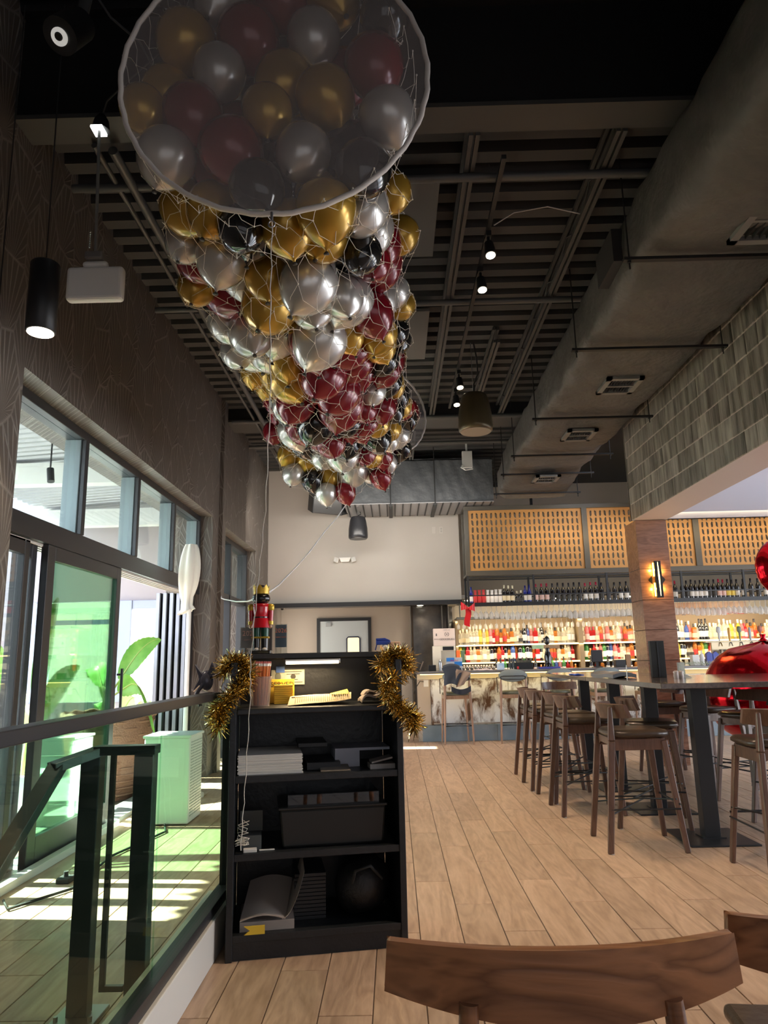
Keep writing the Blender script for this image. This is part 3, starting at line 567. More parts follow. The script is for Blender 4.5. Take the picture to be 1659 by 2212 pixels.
# ================= BALLOON DROP =================
BAL = "-0.849,2.641,3.920,0.126,g;-0.286,2.629,3.908,0.115,s;-0.569,2.650,3.933,0.133,r;-0.692,2.625,3.745,0.111,s;-0.028,2.641,3.768,0.126,r;-1.005,2.606,3.563,0.095,g;-0.481,2.619,3.540,0.107,g;-0.232,2.640,3.617,0.125,g;0.028,2.634,3.511,0.116,s;-0.912,2.640,3.350,0.120,s;-0.631,2.649,3.378,0.133,r;-0.336,2.629,3.348,0.115,s;-0.082,2.632,3.263,0.117,b;-0.700,2.633,4.125,0.119,s;-0.429,2.647,4.126,0.124,r;-0.199,2.649,4.139,0.124,g;-0.893,2.639,4.235,0.120,b;0.023,2.630,4.013,0.108,b;-0.516,2.625,3.183,0.112,b;-0.906,2.966,3.336,0.124,g;-0.243,2.688,3.114,0.126,g;-0.615,2.766,3.091,0.098,b;0.040,3.099,3.486,0.095,g;-0.978,3.171,3.298,0.101,s;-0.791,3.158,3.194,0.130,s;-0.379,3.163,3.044,0.137,s;-0.113,3.100,3.168,0.098,b;0.087,3.597,3.578,0.095,g;-0.065,3.392,3.291,0.099,r;-0.979,3.402,3.327,0.095,r;-0.887,3.721,3.339,0.142,r;-0.620,3.496,3.117,0.136,g;-0.225,3.457,3.138,0.103,s;0.040,4.101,3.512,0.095,s;-0.081,3.837,3.226,0.116,r;0.088,4.356,3.556,0.095,g;-0.952,4.013,3.284,0.110,s;-0.791,3.899,3.159,0.125,s;-0.391,3.821,3.056,0.140,s;-1.029,3.564,3.277,0.095,g;-0.056,4.303,3.261,0.112,g;0.072,4.689,3.476,0.095,b;-0.987,4.399,3.267,0.098,s;-0.918,4.582,3.391,0.150,s;-0.952,4.866,3.324,0.103,g;-0.644,4.528,3.115,0.139,g;-0.899,5.091,3.310,0.095,g;-0.416,4.290,3.042,0.137,r;-0.339,4.533,3.023,0.138,r;-0.653,4.789,3.053,0.128,r;-0.342,4.854,3.041,0.150,r;-0.050,4.106,3.226,0.104,g;0.040,4.427,3.401,0.095,b;-0.034,4.490,3.225,0.095,b;-0.020,4.666,3.218,0.095,r;-0.115,4.871,3.161,0.095,s;-0.765,5.074,3.130,0.095,s;-0.547,5.066,2.981,0.128,b;0.001,4.958,3.262,0.095,b;0.031,5.128,3.303,0.095,g;-0.045,5.117,3.113,0.095,r;0.028,5.454,3.181,0.095,b;-0.686,5.443,3.047,0.118,r;-0.931,5.642,3.314,0.095,r;-0.945,5.920,3.274,0.095,r;-0.188,5.228,3.031,0.095,r;-0.463,5.468,2.928,0.113,r;-0.101,5.451,3.061,0.095,g;-0.807,5.937,3.106,0.138,s;0.098,5.770,3.280,0.095,g;0.122,5.993,3.305,0.095,r;-0.870,6.261,3.169,0.095,g;-1.041,6.220,3.181,0.095,r;-0.764,6.157,3.047,0.112,b;-0.364,5.799,2.971,0.124,b;-0.106,5.806,3.014,0.121,b;0.004,5.968,3.114,0.095,g;0.085,6.264,3.133,0.095,s;-0.409,6.042,2.909,0.134,s;-0.217,6.136,2.938,0.095,r;-0.168,6.305,2.958,0.095,g;-0.591,6.184,2.927,0.102,s;-0.956,6.493,3.048,0.095,g;-0.775,6.560,3.003,0.118,g;-0.543,6.556,3.063,0.140,g;-0.074,6.455,2.998,0.100,r;-0.028,6.633,2.995,0.095,s;0.106,6.609,3.108,0.095,b;-0.354,6.590,2.896,0.135,s;-0.187,6.721,2.917,0.095,s;-0.088,6.601,2.833,0.095,r;-0.733,6.550,2.809,0.095,b;-0.579,6.622,2.857,0.095,g;-0.604,6.587,2.686,0.095,s;-0.429,6.611,2.697,0.095,r;-0.014,6.136,3.063,0.095,s;0.160,6.191,3.276,0.095,b;-0.181,5.010,3.076,0.095,r;-0.316,5.092,2.996,0.095,b;-0.910,6.522,2.865,0.095,s;-0.241,3.609,3.451,0.128,b;-0.772,4.722,3.246,0.118,g;-0.802,2.649,3.553,0.130,r;-0.217,3.656,3.219,0.128,s;-0.934,2.714,3.726,0.115,g;-0.302,5.401,3.072,0.128,r;-0.018,6.662,3.735,0.114,b;-0.027,4.241,3.659,0.108,s;-0.260,4.810,3.279,0.116,r;0.040,6.058,3.486,0.115,b;-0.062,6.534,3.382,0.127,r;-0.096,4.088,3.790,0.122,r;0.154,6.445,3.414,0.124,r;-0.564,5.698,3.039,0.129,r;-0.141,6.142,3.247,0.128,g;-0.083,2.954,3.520,0.113,b;-0.737,2.855,3.452,0.127,r;-0.513,5.287,3.066,0.130,b;-0.797,5.528,3.223,0.119,b;-0.587,5.002,3.199,0.120,r;0.026,5.339,3.584,0.110,g;-0.077,3.194,3.349,0.124,s;-0.387,3.358,3.232,0.124,s;-0.658,4.074,3.235,0.125,s;-0.460,3.068,3.939,0.108,g;-0.236,3.398,3.383,0.110,b;-0.001,4.999,3.464,0.127,r;-0.107,2.933,3.291,0.126,s;-0.063,3.598,3.756,0.130,g;-0.288,2.817,3.283,0.105,g;-0.666,2.870,3.673,0.112,r;-0.212,3.839,3.392,0.112,s;0.132,6.659,3.378,0.108,b;-0.399,3.553,3.136,0.110,s;-0.576,5.921,3.013,0.115,b;-0.252,4.169,3.179,0.128,r;-0.432,3.142,3.275,0.118,s;-0.186,5.997,3.081,0.114,b;-0.114,4.261,3.465,0.122,r;-0.653,2.829,4.044,0.111,r;-0.127,3.164,3.573,0.117,b;-0.221,4.387,3.166,0.110,r;-0.028,3.805,3.683,0.109,r;-0.699,4.064,3.470,0.119,g;-0.076,4.459,3.554,0.114,r;-0.034,3.500,3.458,0.116,r;-0.084,3.984,3.600,0.112,r;-0.780,4.932,3.255,0.109,g;-0.443,2.854,3.905,0.126,s;-0.632,3.032,4.043,0.108,b;-0.161,2.799,3.863,0.118,r;-0.660,3.249,3.552,0.107,b;-0.783,4.410,3.270,0.119,s;-0.780,2.874,3.866,0.129,s;-0.508,2.829,3.329,0.107,b;-0.149,6.630,3.918,0.125,s;-0.473,4.679,3.135,0.106,r;-0.755,3.504,3.323,0.127,s;-0.599,3.857,3.278,0.122,g;-0.100,6.023,3.635,0.108,s;-0.066,4.587,3.388,0.112,g;-0.031,4.665,3.648,0.123,g;-0.792,5.238,3.228,0.113,s;-0.051,3.022,3.716,0.114,s;-0.056,3.983,3.389,0.117,s;-0.282,3.178,3.425,0.113,g;-0.427,2.686,3.740,0.128,g;-0.010,5.390,3.387,0.110,g;-0.370,4.995,3.244,0.118,r;-0.085,5.460,3.808,0.129,g;-0.028,4.994,3.693,0.121,b;-0.086,4.793,3.398,0.110,b;-0.365,2.794,3.494,0.125,s;-0.143,2.758,3.439,0.125,b;-0.251,5.636,3.100,0.130,r;-0.734,3.088,3.430,0.125,g;-0.583,3.261,3.158,0.124,g;-0.540,2.919,3.520,0.108,b;-0.612,3.004,3.246,0.129,b;-0.099,5.738,3.278,0.120,r;-0.121,4.322,3.823,0.114,r;-0.110,3.364,3.816,0.116,b;-0.752,2.823,3.226,0.118,g;-0.038,3.729,3.477,0.127,r;-0.214,4.598,3.224,0.126,r;-0.910,2.955,3.561,0.118,s;-0.426,2.820,3.129,0.117,g;-0.629,4.289,3.158,0.123,g;0.011,6.263,3.398,0.126,b;-0.243,3.952,3.172,0.106,g;0.051,5.586,3.335,0.117,b;-0.284,3.014,3.191,0.110,g;-0.415,5.362,3.280,0.123,r;-0.450,4.050,3.131,0.126,r;-0.397,3.774,3.469,0.117,s;-0.658,6.344,3.039,0.120,s;-0.050,5.280,3.216,0.112,r;-0.188,6.452,3.768,0.129,s"
bm_s = mat('pearl_silver', (.58, .56, .53), .27, .6, coat=.25)
bm_g = mat('pearl_gold', (.46, .27, .035), .26, .5, coat=.25)
bm_r = mat('burgundy_latex', (.18, .005, .013), .22, .12, coat=.4)
bm_b = mat('black_latex', (.006, .006, .007), .12, 0, coat=.5)
knot_m = mat('knot_dark', (.03, .025, .02), .5)
def bal_mesh():
    pr = [(0, -1.24), (.045, -1.21), (.06, -1.16), (.16, -1.08), (.42, -.93), (.66, -.72), (.85, -.44), (.965, -.12), (1.0, .18), (.96, .46), (.84, .70), (.63, .89), (.34, 1.0), (0, 1.03)]
    return B().lathe([(r*.94, z*.94) for r, z in pr], (0, 0, 0), 20)
cn = {'s': 'silver', 'g': 'gold', 'r': 'burgundy red', 'b': 'black'}; cm_ = {'s': bm_s, 'g': bm_g, 'r': bm_r, 'b': bm_b}
protoB = {}; ZN = (('behind the sheer hoop', 2.9), ('just beyond the hoop in the net', 3.4), ('in the near third of the net', 4.0), ('in the middle of the net', 4.7), ('past the middle of the net', 5.4), ('in the far bulge of the net', 99))
BL = []
for row in BAL.split(';'):
    a = row.split(','); x, y, z, r = map(float, a[:4]); c = a[4]; z += .13*smooth(5.0, 6.2, y); BL.append((x, y, z, r*(1.08 if y < 3.4 else 1.19)))
    zone = [n_ for n_, lim in ZN if y < lim][0]
    side = 'window side' if x < -.66 else ('bar side' if x > -.22 else ('underside' if z < 3.45 else 'upper middle'))
    lab = 'shiny %s balloon %s, %s' % (cn[c], zone, side); grp = '%s balloons %s, %s' % (cn[c], zone, side)
    d = Vector((random.uniform(-.5, .5), random.uniform(-.5, .3), -1)); rot = (-d).to_track_quat('Z', 'Y').to_euler()
    if c not in protoB:
        t = proto('balloon', lab, 'balloon', grp); me_b = mk('latex', bal_mesh(), cm_[c], t)
        mk('knot', B().lathe([(.03, 0), (.08, -.05), (.09, -.1), (0, -.1)], (0, 0, -1.14), 8), knot_m, t); protoB[c] = t; put(t, (x, y, z), rot=rot, sc=r*(1.10 if y < 3.4 else 1.2))
    else: dup(protoB[c], (x, y, z), label=lab, group=grp, rot=rot, sc=r*(1.10 if y < 3.4 else 1.2))
BA = np.array(BL)
# net: knotted white string wrapped over the balloons
def axis(y):
    t = min(1, max(0, (y-2.5)/4.4)); return -.46-.05*math.sin(t*3.1)+.14*t, 3.60-.03*t-.10*math.sin(max(0, t-.2)*2.2)
def netR(y, th):
    ax, az = axis(y); best = 0; dxx, dzz = math.cos(th), math.sin(th)
    m_ = BA[np.abs(BA[:, 1]-y) < BA[:, 3]*1.0]
    for q in m_:
        ox, oz = q[0]-ax, q[2]-az; rr2 = q[3]**2-(q[1]-y)**2
        bb = ox*dxx+oz*dzz; cc = ox*ox+oz*oz-rr2; disc = bb*bb-cc
        if disc > 0: best = max(best, bb+math.sqrt(disc))
    return best
NA, NY = 32, 44; RN = np.zeros((NY*2+1, NA*2)); ylist = [2.5+(7.15-2.5)*i/(NY*2) for i in range(NY*2+1)]
for i, y in enumerate(ylist):
    for k in range(NA*2):
        RN[i, k] = netR(y, 2*PI*k/(NA*2))
RS = RN.copy()
for it in range(3):
    RS = np.maximum(RN, (np.roll(RS, 1, 1)+np.roll(RS, -1, 1)+np.vstack([RS[:1], RS[:-1]])+np.vstack([RS[1:], RS[-1:]]))/4)
RS[RS < .42] = .42
for i, y in enumerate(ylist):
    if y > 6.7: RS[i] = np.minimum(RS[i], np.maximum(.62*math.sqrt(max(0, 1-((y-6.6)/.56)**2))+.02, RN[i]+.01))
    if y < 2.62: RS[i] = .60
def npnt(i, k):
    i = min(max(i, 0), NY*2); y = ylist[i]; th = 2*PI*(k % (NA*2))/(NA*2); ax, az = axis(y); r = RS[i, k % (NA*2)]+.007
    j = .012*math.sin(i*12.9+k*7.7); return Vector((ax+r*math.cos(th+j*.6), y+j, az+r*math.sin(th+j*.6)))
net = thing('balloon_net', 'knotted white string net wrapped around the long bundle of balloons', 'net', (-.46, 4.7, 4.2))
string = mat('white_string', (.80, .76, .68), .6)
b = B()
for i in range(0, NY*2-1, 2):
    for k in range(0, NA*2, 2):
        kk = k+(1 if (i//2) % 2 else 0)
        for dk in (-1, 1):
            p = [npnt(i, kk), npnt(i+1, kk+(dk if (i+k) % 4 else 0)), npnt(i+2, kk+dk)]
            p[1] = (p[0]+p[2])/2*.35 + npnt(i+1, kk)*.65 if dk > 0 else (p[0]+p[2])/2*.45 + npnt(i+1, kk+dk)*.55
            b.tube(p, .0013, 3)
mk('mesh', b, string, net, kind='stuff')
q = B()
for i in range(0, NY*2-1, 2):
    for k in range(0, NA*2, 2): q.ball(npnt(i, k+(1 if (i//2) % 2 else 0)), .0042, n=5, m=3)
mk('knots', q, string, net, kind='stuff')
for x, y in ((-.9, 3.2), (-.05, 3.2), (-.9, 6.3), (.05, 6.4)): mk('hanging_rope', B().cyl((x, y, 3.95), (x, y, 4.66), .004, n=5), string, net)
def hoop(cx, cy, cz, r, tilt, lab, k):
    t = thing('net_hoop', lab, 'hoop', (cx, cy, cz)); Mx = Matrix.Translation((cx, cy, cz)) @ tilt
    q = B(); q.T = Mx; pts = [((r+.003*math.sin(31*a))*math.cos(a), 0, (r+.003*math.sin(29*a))*math.sin(a)) for a in [2*PI*i/96 for i in range(96)]]; q.tube(pts, .011, 8, True); mk('rim', q, mat('hoop_rim', (.62, .58, .54), .6), t)
    q = B(); q.T = Mx; q.add([(0, 0, 0)]+[(r*math.cos(2*PI*i/64), 0, r*math.sin(2*PI*i/64)) for i in range(64)], [(0, i+1, (i+1) % 64+1) for i in range(64)], True)
    mk('sheer_sheet', q, sheer('sheer_mesh_%d' % k, (.46, .42, .41), .36), t); return t, Mx
h1, M1 = hoop(-.43, 2.47, 3.585, .62, Matrix.Rotation(.0, 4, 'X'), 'large white-rimmed hoop with sheer mesh closing the near end of the balloon net', 1)
mk('hook', B().cyl((-.43, 2.46, 2.965), (-.43, 2.46, 2.93), .006).tube([(-.43+.012*math.cos(a), 2.46, 2.915+.014*math.sin(a)) for a in [2*PI*i/14 for i in range(14)]], .003, 5, True), steel, h1)
hoop(-.08, 6.72, 3.70, .50, Matrix.Rotation(.45, 4, 'Z') @ Matrix.Rotation(-.15, 4, 'X'), 'white-rimmed hoop at the far end of the balloon net', 2)
# strings
KP = [(-.43, 2.47, 2.93), (-.438, 2.5, 2.58), (-.455, 2.62, 2.26), (-.51, 2.85, 1.89), (-.575, 3.05, 1.60), (-.64, 3.25, 1.28), (-.665, 3.385, 1.11), (-.685, 3.395, .72), (-.70, 3.40, .46)]
b = B(); pts = []
for i in range(64):
    f_ = i/63*(len(KP)-1.001); k = int(f_); a_, c_ = Vector(KP[k]), Vector(KP[k+1]); q_ = a_.lerp(c_, f_-k); pts.append((q_.x+.003*math.sin(i*1.9), q_.y, q_.z))
t = thing('long_string', 'thin cream string hanging from the near hoop down into the black hostess stand', 'string', (-.65, 3.38, .57))
mk('strand', b.tube(pts, .0022, 5), string, t)
q = B(); x = pts[-1]
for s_ in range(5): q.tube([(x[0]+.03*math.sin(i*1.7+s_*2), x[1]+.03+.02*math.cos(i*2.3+s_), .47+abs(.10*(1-i/10)*(1 if s_ < 2 else .3))+.004) for i in range(11)], .0016, 4)
mk('frayed_end', q, string, t)
b = B()
one('pull_cord', b.tube([(-.39, 6.7, 2.79), (-.49, 6.35, 2.54), (-.572, 6.0, 2.347), (-.65, 5.6, 2.12), (-.70, 5.2, 1.951), (-.735, 4.6, 1.755), (-.70, 4.05, 1.659), (-.76, 4.04, 1.63), (-.85, 4.2, 1.625), (-1.2, 5.5, 1.735), (-1.6, 6.8, 1.87), (-1.914, 8.0, 1.989), (-2.14, 8.95, 2.10)], .005), mat('white_cord', (.85, .85, .85), .5), 'white pull cord looping from the balloon net past the nutcracker to the wall pier', 'cord')
# ================= HOSTESS STAND =================
SO = Vector((-.765, 3.42, 0)); SA = math.radians(10.0); SM = Matrix.Translation(SO) @ Matrix.Rotation(SA, 4, 'Z')
def LB(): b = B(); b.T = SM; return b
def lp(x, y, z): return tuple(SM @ Vector((x, y, z)))
sw, sdp = .81, .46
stand_m = mat('black_stained_wood', (.009, .011, .014), .42, bump=(40, .1), var=(4, (.014, .016, .019)))
st = thing('hostess_stand', 'black wooden hostess stand with open shelves and a lit writing counter', 'shelf unit', lp(sw/2, sdp/2, 0))
for x0, x1 in ((0, .03), (sw-.03, sw)): mk('side_panel', LB().box(x0, x1, 0, sdp-.02, 0, 1.275), stand_m, st, .003)
mk('back_panel', LB().box(.03, sw-.03, sdp-.02, sdp, .0, 1.29), stand_m, st, .002)
mk('top_board', LB().box(.02, sw-.02, sdp-.08, sdp+.10, 1.29, 1.318), stand_m, st, .003)
mk('counter', LB().box(.03, sw-.03, .0, sdp-.02, 1.035, 1.063), stand_m, st, .006)
for z0, z1 in ((.735, .765), (.405, .435), (.075, .105)): mk('shelf', LB().box(.03, sw-.03, .004, sdp-.02, z0, z1), stand_m, st, .002)
mk('toe_kick', LB().box(.03, sw-.03, .02, .04, 0, .075), stand_m, st)
lt = thing('counter_light', 'slim lit strip lamp under the top board of the hostess stand', 'lamp', lp(.4, .38, 1.27))
mk('housing', LB().box(.26, .55, .36, .40, 1.262, 1.285), steel, lt, .002)
mk('tube', LB().box(.265, .54, .353, .36, 1.260, 1.275), mat('warm_tube', (1, .85, .6), .4, emit=((1, .80, .50), 5)), lt)
l_ = area('counter_light_lamp', lp(.40, .34, 1.255), (0, -.15, -1), .28, .03, 2.2, (1, .74, .42)); 
# counter things
def at(nm, x, y, z): return lp(x, y, z)
cup = thing('pencil_cup', 'clear plastic cup full of orange pencils on the hostess stand counter', 'cup', lp(.155, .17, 1.063))
cpm = glass('cloudy_plastic', (.80, .74, .72), .1, .2)
mk('cup_wall', LB().lathe([(.045, 0), (.056, .14), (.059, .142), (.054, .135), (.043, .004), (0, .004)], (.135, .17, 1.0635), 20), sheer('cloudy_cup', (.62, .52, .48), .35, .3), cup)
pm_o = mat('pencil_orange', (.62, .20, .05), .4); pm_e = mat('eraser_pink', (.55, .14, .13), .6); pm_s = mat('ferrule', (.7, .68, .62), .3, .8)
pr0 = proto('pencil', 'orange pencil with a pink eraser in the plastic cup', 'pencil', 'pencils in the plastic cup')
mk('shaft', B().cyl((0, 0, 0), (0, 0, .185), .0042, n=6, smooth=False), pm_o, pr0); mk('ferrule', B().cyl((0, 0, .185), (0, 0, .198), .0045, n=8), pm_s, pr0); mk('eraser', B().cyl((0, 0, .198), (0, 0, .208), .004, n=8), pm_e, pr0)
for i in range(22):
    a = i*2.4; r = .006+.028*math.sqrt(i/22); tip = Vector((.135+r*math.cos(a)*.9, .17+r*math.sin(a)*.9, 1.07)); top = Vector((.135+(r*1.35)*math.cos(a)+.006, .17+r*1.35*math.sin(a), 1.3))
    dv = (Vector(lp(*top))-Vector(lp(*tip))).normalized(); q = dv.to_track_quat('Z', 'Y').to_euler()
    if i == 0: put(pr0, lp(*tip), rot=q)
    else: dup(pr0, lp(*tip), rot=q)
yel = mat('reserved_yellow', (.75, .50, .04), .5); ink = mat('ink', (.03, .025, .02), .7)
for i in range(9):
    one('reserved_card', LB().box(.205, .30, .30+i*.001, .385, 1.064+i*.0105, 1.0735+i*.0105), yel, 'yellow folded card lying in the stack beside the pencil cup', 'sign', 'yellow cards stacked beside the pencil cup', .001)
t = thing('reserved_sign', 'yellow RESERVED tent sign standing behind the pencil cup', 'sign', lp(.25, .4, 1.064))
mk('card', LB().box(.15, .31, .395, .402, 1.064, 1.185), yel, t); text('lettering', 'RESERVED', .036, lp(.228, .393, 1.158), (PI/2, 0, SA), ink, t)
t = thing('dollar_bill', 'framed dollar bill taped to the back panel of the hostess stand', 'banknote', lp(.28, .435, 1.16))
mk('note', LB().box(.19, .365, .432, .4395, 1.155, 1.232), mat('note_paper', (.42, .42, .33), .6, var=(25, (.30, .31, .25))), t)
mk('portrait', LB().add([(.225+.016*math.cos(2*PI*i/16), .431, 1.196+.024*math.sin(2*PI*i/16)) for i in range(16)], [tuple(range(16))]), mat('note_dark', (.12, .13, .11), .7), t)
q = LB()
for z, a, c in ((1.22, .26, .35), (1.208, .27, .34), (1.18, .26, .33), (1.166, .25, .355)): q.box(a, c, .4308, .4316, z, z+.003)
q.add([(.305+.014*math.cos(2*PI*i/12), .431, 1.196+.014*math.sin(2*PI*i/12)) for i in range(12)], [tuple(range(12))])
mk('print', q, ink, t); mk('tape', LB().box(.215, .26, .428, .431, 1.218, 1.25), mat('blue_tape', (.05, .12, .40), .6), t)
menu_p = mat('cream_menu_paper', (.80, .66, .40), .7, var=(8, (.74, .60, .36)))
t = thing('menu_sheets', 'curled cream sheets of printed paper lying on the hostess stand counter', 'paper', lp(.4, .2, 1.064))
mk('sheet', LB().slab(lambda u, v: (.265+.31*u+.02*v, .09+.17*v+.01*u, 1.066+.035*v+.028*u*u*(1-v*.4)+.004*math.sin(u*5)), (0, 0, .0012), 16, 8), menu_p, t)
q = LB()
for i in range(26):
    x = .30+i*.0105; q.add([(x, .10+.01*(x-.265)/.31, 1.0705+.028*((x-.265)/.31)**2), (x+.004, .10, 1.0705+.028*((x-.265)/.31)**2), (x+.013, .215, 1.1025+.020*((x-.265)/.31)**2), (x+.009, .215, 1.1025+.020*((x-.265)/.31)**2)], [(0, 1, 2, 3)])
mk('print_lines', q, mat('print_grey', (.35, .28, .17), .8), t, kind='stuff')
mk('under_sheet', LB().box(.29, .56, .22, .36, 1.075, 1.10), mat('menu_brown', (.42, .26, .16), .7), t); mk('corner_sheet', LB().slab(lambda u, v: (.49+.09*u, .2+.12*v, 1.108+.02*u*v), (0, 0, .001), 4, 4), mat('menu_yellow', (.78, .62, .10), .6), t)
one('folded_cloth', LB().slab(lambda u, v: (.63+.13*u, .12+.16*v, 1.066+.030*math.sin(PI*u)**.5+.008*math.sin(9*u+3*v)), (0, 0, .012), 14, 8).slab(lambda u, v: (.645+.12*u, .16+.12*v, 1.098+.018*math.sin(PI*u)**.5+.006*math.sin(8*u)), (0, 0, .008), 12, 6),
    mat('grey_cloth', (.50, .42, .36), .9), 'folded greyish cloth on the hostess stand counter near the tinsel', 'cloth')
# tape dispenser / eraser box low shelves
def pile(name, lab, cat, x0, x1, y0, y1, z, n, h, m, j=.004, group=None):
    t = thing(name, lab, cat, lp((x0+x1)/2, (y0+y1)/2, z), group)
    q = LB(); 
    for i in range(n):
        dx = random.uniform(-j, j); dy = random.uniform(-j, j); q.box(x0+dx, x1+dx, y0+dy, y1+dy, z+i*h, z+(i+.86)*h)
    mk('sheets', q, m, t, kind='stuff'); return t
pile('paper_stack', 'tall stack of white paper on the second shelf of the hostess stand', 'paper', .04, .335, .03, .36, .7655, 16, .0055, paper)
one('black_folder', LB().box(.36, .52, .1, .4, .7655, .80).box(.32, .46, .15, .42, .865, .885), blackmetal, 'black folder behind the white paper stack in the stand', 'folder', bevel=.002)
one('leaflet_pile', LB().box(.50, .77, .16, .40, .84, .852).box(.50, .62, .16, .4, .7655, .84), mat('bluish_paper', (.42, .44, .52), .7), 'pale leaflets on a dark box at the right of the upper shelf', 'paper')
one('brochure_bundle', LB().box(.655, .775, .04, .14, .766, .788).slab(lambda u, v: (.665+.10*u, .05+.10*v, .79+.02*u), (0, 0, .008), 5, 3), mat('grey_paper', (.28, .26, .25), .7), 'small bundle of brochures at the end of the upper shelf', 'paper')
one('loose_papers', LB().slab(lambda u, v: (.42+.14*u, .03+.12*v, .766+.012*v), (0, 0, .003), 3, 3), mat('dim_paper', (.22, .19, .16), .8), 'dull loose papers in the middle of the upper shelf', 'paper')
t = thing('storage_bin', 'black plastic storage bin filling the middle shelf of the stand', 'bin', lp(.5, .2, .4355))
dkp = mat('bin_plastic', (.014, .014, .013), .35)
q = LB(); q.prism([(.245, .4356), (.715, .4356), (.73, .60), (.23, .60)], (.06, .38)); mk('bin_body', q, dkp, t, .01)
mk('rim', LB().box(.225, .735, .05, .39, .60, .612), dkp, t, .003)
one('clear_tray', LB().box(.27, .70, .08, .36, .6125, .617).box(.27, .70, .08, .085, .617, .66).box(.27, .275, .08, .36, .617, .66).box(.695, .70, .08, .36, .617, .66), glass('tray_clear', (.7, .75, .8), .15), 'clear shallow tray resting on the black bin', 'tray')
t = thing('card_box', 'small grey open box beside the black bin on the middle shelf', 'box', lp(.1, .1, .4355))
mk('box_body', LB().box(.055, .15, .06, .16, .4356, .50).box(.05, .155, .15, .16, .50, .59), mat('grey_card', (.085, .09, .085), .7), t, .002)
one('white_charger', LB().box(.07, .13, .02, .05, .4356, .452).box(.14, .21, .04, .05, .4356, .442), white, 'white plug and cable end lying at the front of the middle shelf', 'charger', bevel=.003)
one('paper_folder', LB().slab(lambda u, v: (.06+.20*u+.04*v, .03+.24*v, .15+.10*v+.02*math.sin(PI*u)), (0, 0, .004), 8, 6).slab(lambda u, v: (.245+.10*u, .03+.24*v, .15+.19*u*u+.03*v), (0, 0, .003), 8, 6).box(.06, .30, .04, .3, .1055, .145), mat('beige_folder', (.34, .29, .26), .8), 'open beige paper folder on the lowest shelf of the stand', 'folder')
one('yellow_tag', LB().prism([(.08, .106), (.17, .106), (.17, .14), (.08, .14), (.105, .123)], (.0, .008)), yel, 'yellow arrow-notched tag sticking out from the lowest shelf', 'tag')
for i in range(12):
    one('menu_book', LB().box(.30+random.uniform(0, .006), .45, .14, .40, .1055+i*.0165, .1055+i*.0165+.014), blackmetal, 'black menu book in the pile on the lowest shelf', 'menu', 'black menu books piled on the lowest shelf', .001)
t = thing('dark_bag', 'slumped black bag at the end of the lowest shelf', 'bag', lp(.63, .22, .106))
mk('bag_body', LB().grid(lambda u, v: (.63+.13*math.cos(2*PI*u)*math.sin(PI*v)**.6*(1+.06*math.sin(7*u*6.28+v*5)), .22+.15*math.sin(2*PI*u)*math.sin(PI*v)**.6, .1065+.24*(1-math.cos(PI*v))/2+.01*math.sin(9*u)), 28, 14), mat('black_nylon', (.010, .010, .011), .5, bump=(15, .5)), t)
mk('strap', LB().tube([(.57, .1, .25), (.58, .06, .32), (.65, .05, .34), (.71, .1, .27)], .008), rubber, t)
# things on top of the stand
nx, ny, nz = -.728, 3.97, 1.3185
nut = thing('nutcracker', 'nutcracker soldier figure seen from behind, gold crown and red coat, on the hostess stand', 'figurine', (nx, ny, nz))
nr = mat('nut_red', (.50, .010, .02), .2, coat=.5); ng = mat('nut_gold', (.62, .40, .04), .3, .3); nk = mat('nut_black', (.008, .008, .009), .2, coat=.4); ngr = mat('nut_green', (.01, .09, .05), .3); nsk = mat('nut_skin', (.6, .36, .22), .4)
mk('plinth', B().box(nx-.05, nx+.06, ny-.045, ny+.05, nz, nz+.018), nk, nut, .003)
for s_ in (-.022, .022):
    mk('boot', B().cyl((nx+s_, ny, nz+.018), (nx+s_, ny, nz+.085), .018, .02, 14), nk, nut); mk('sole', B().ball((nx+s_+.004, ny-.02, nz+.024), .014, .02, .010), mat('nut_sole', (.6, .55, .5), .5), nut)
    mk('leg', B().cyl((nx+s_, ny, nz+.09), (nx+s_, ny, nz+.15), .021, .022, 14), ngr, nut)
mk('knee_band', B().box(nx-.046, nx+.046, ny-.024, ny+.024, nz+.083, nz+.093), ng, nut, .003)
mk('coat', B().lathe([(.054, .14), (.050, .165), (.043, .20), (.041, .205), (.047, .25), (.046, .27), (.03, .272)], (nx, ny, nz), 22), nr, nut)
mk('belt', B().lathe([(.0445, .190), (.0445, .200)], (nx, ny, nz), 22), nk, nut)
for s_ in (-1, 1):
    mk('arm', B().cyl((nx+s_*.055, ny, nz+.26), (nx+s_*.052, ny-.005, nz+.165), .015, .014, 12), nr, nut)
    mk('epaulette', B().lathe([(.020, .243), (.021, .255), (.018, .266), (0, .272)], (nx+s_*.053, ny, nz), 14).cyl((nx+s_*.053, ny, nz+.235), (nx+s_*.053, ny, nz+.243), .018, .020, 14), ng, nut)
    mk('cuff', B().cyl((nx+s_*.052, ny-.005, nz+.158), (nx+s_*.053, ny-.004, nz+.176), .017, n=14), ng, nut); mk('hand', B().ball((nx+s_*.052, ny-.006, nz+.148), .012), nsk, nut)
q = B(); q.ball((nx, ny, nz+.30), .050, .048, .036, 24, 12)
mk('hair', q, nk, nut)
mk('face', B().lathe([(.035, .275), (.037, .31), (.033, .32)], (nx, ny+.018, nz), 16).ball((nx, ny+.056, nz+.300), .007), nsk, nut)
q = B(); n_ = 32; vs = []
for i in range(n_):
    a = 2*PI*i/n_; h = .376 if i % 4 == 0 else (.352 if i % 4 == 2 else .364); vs += [(nx+.041*math.cos(a), ny+.041*math.sin(a), nz+.327), (nx+(.041+(h-.33)*.16)*math.cos(a), ny+(.041+(h-.33)*.16)*math.sin(a), nz+h)]
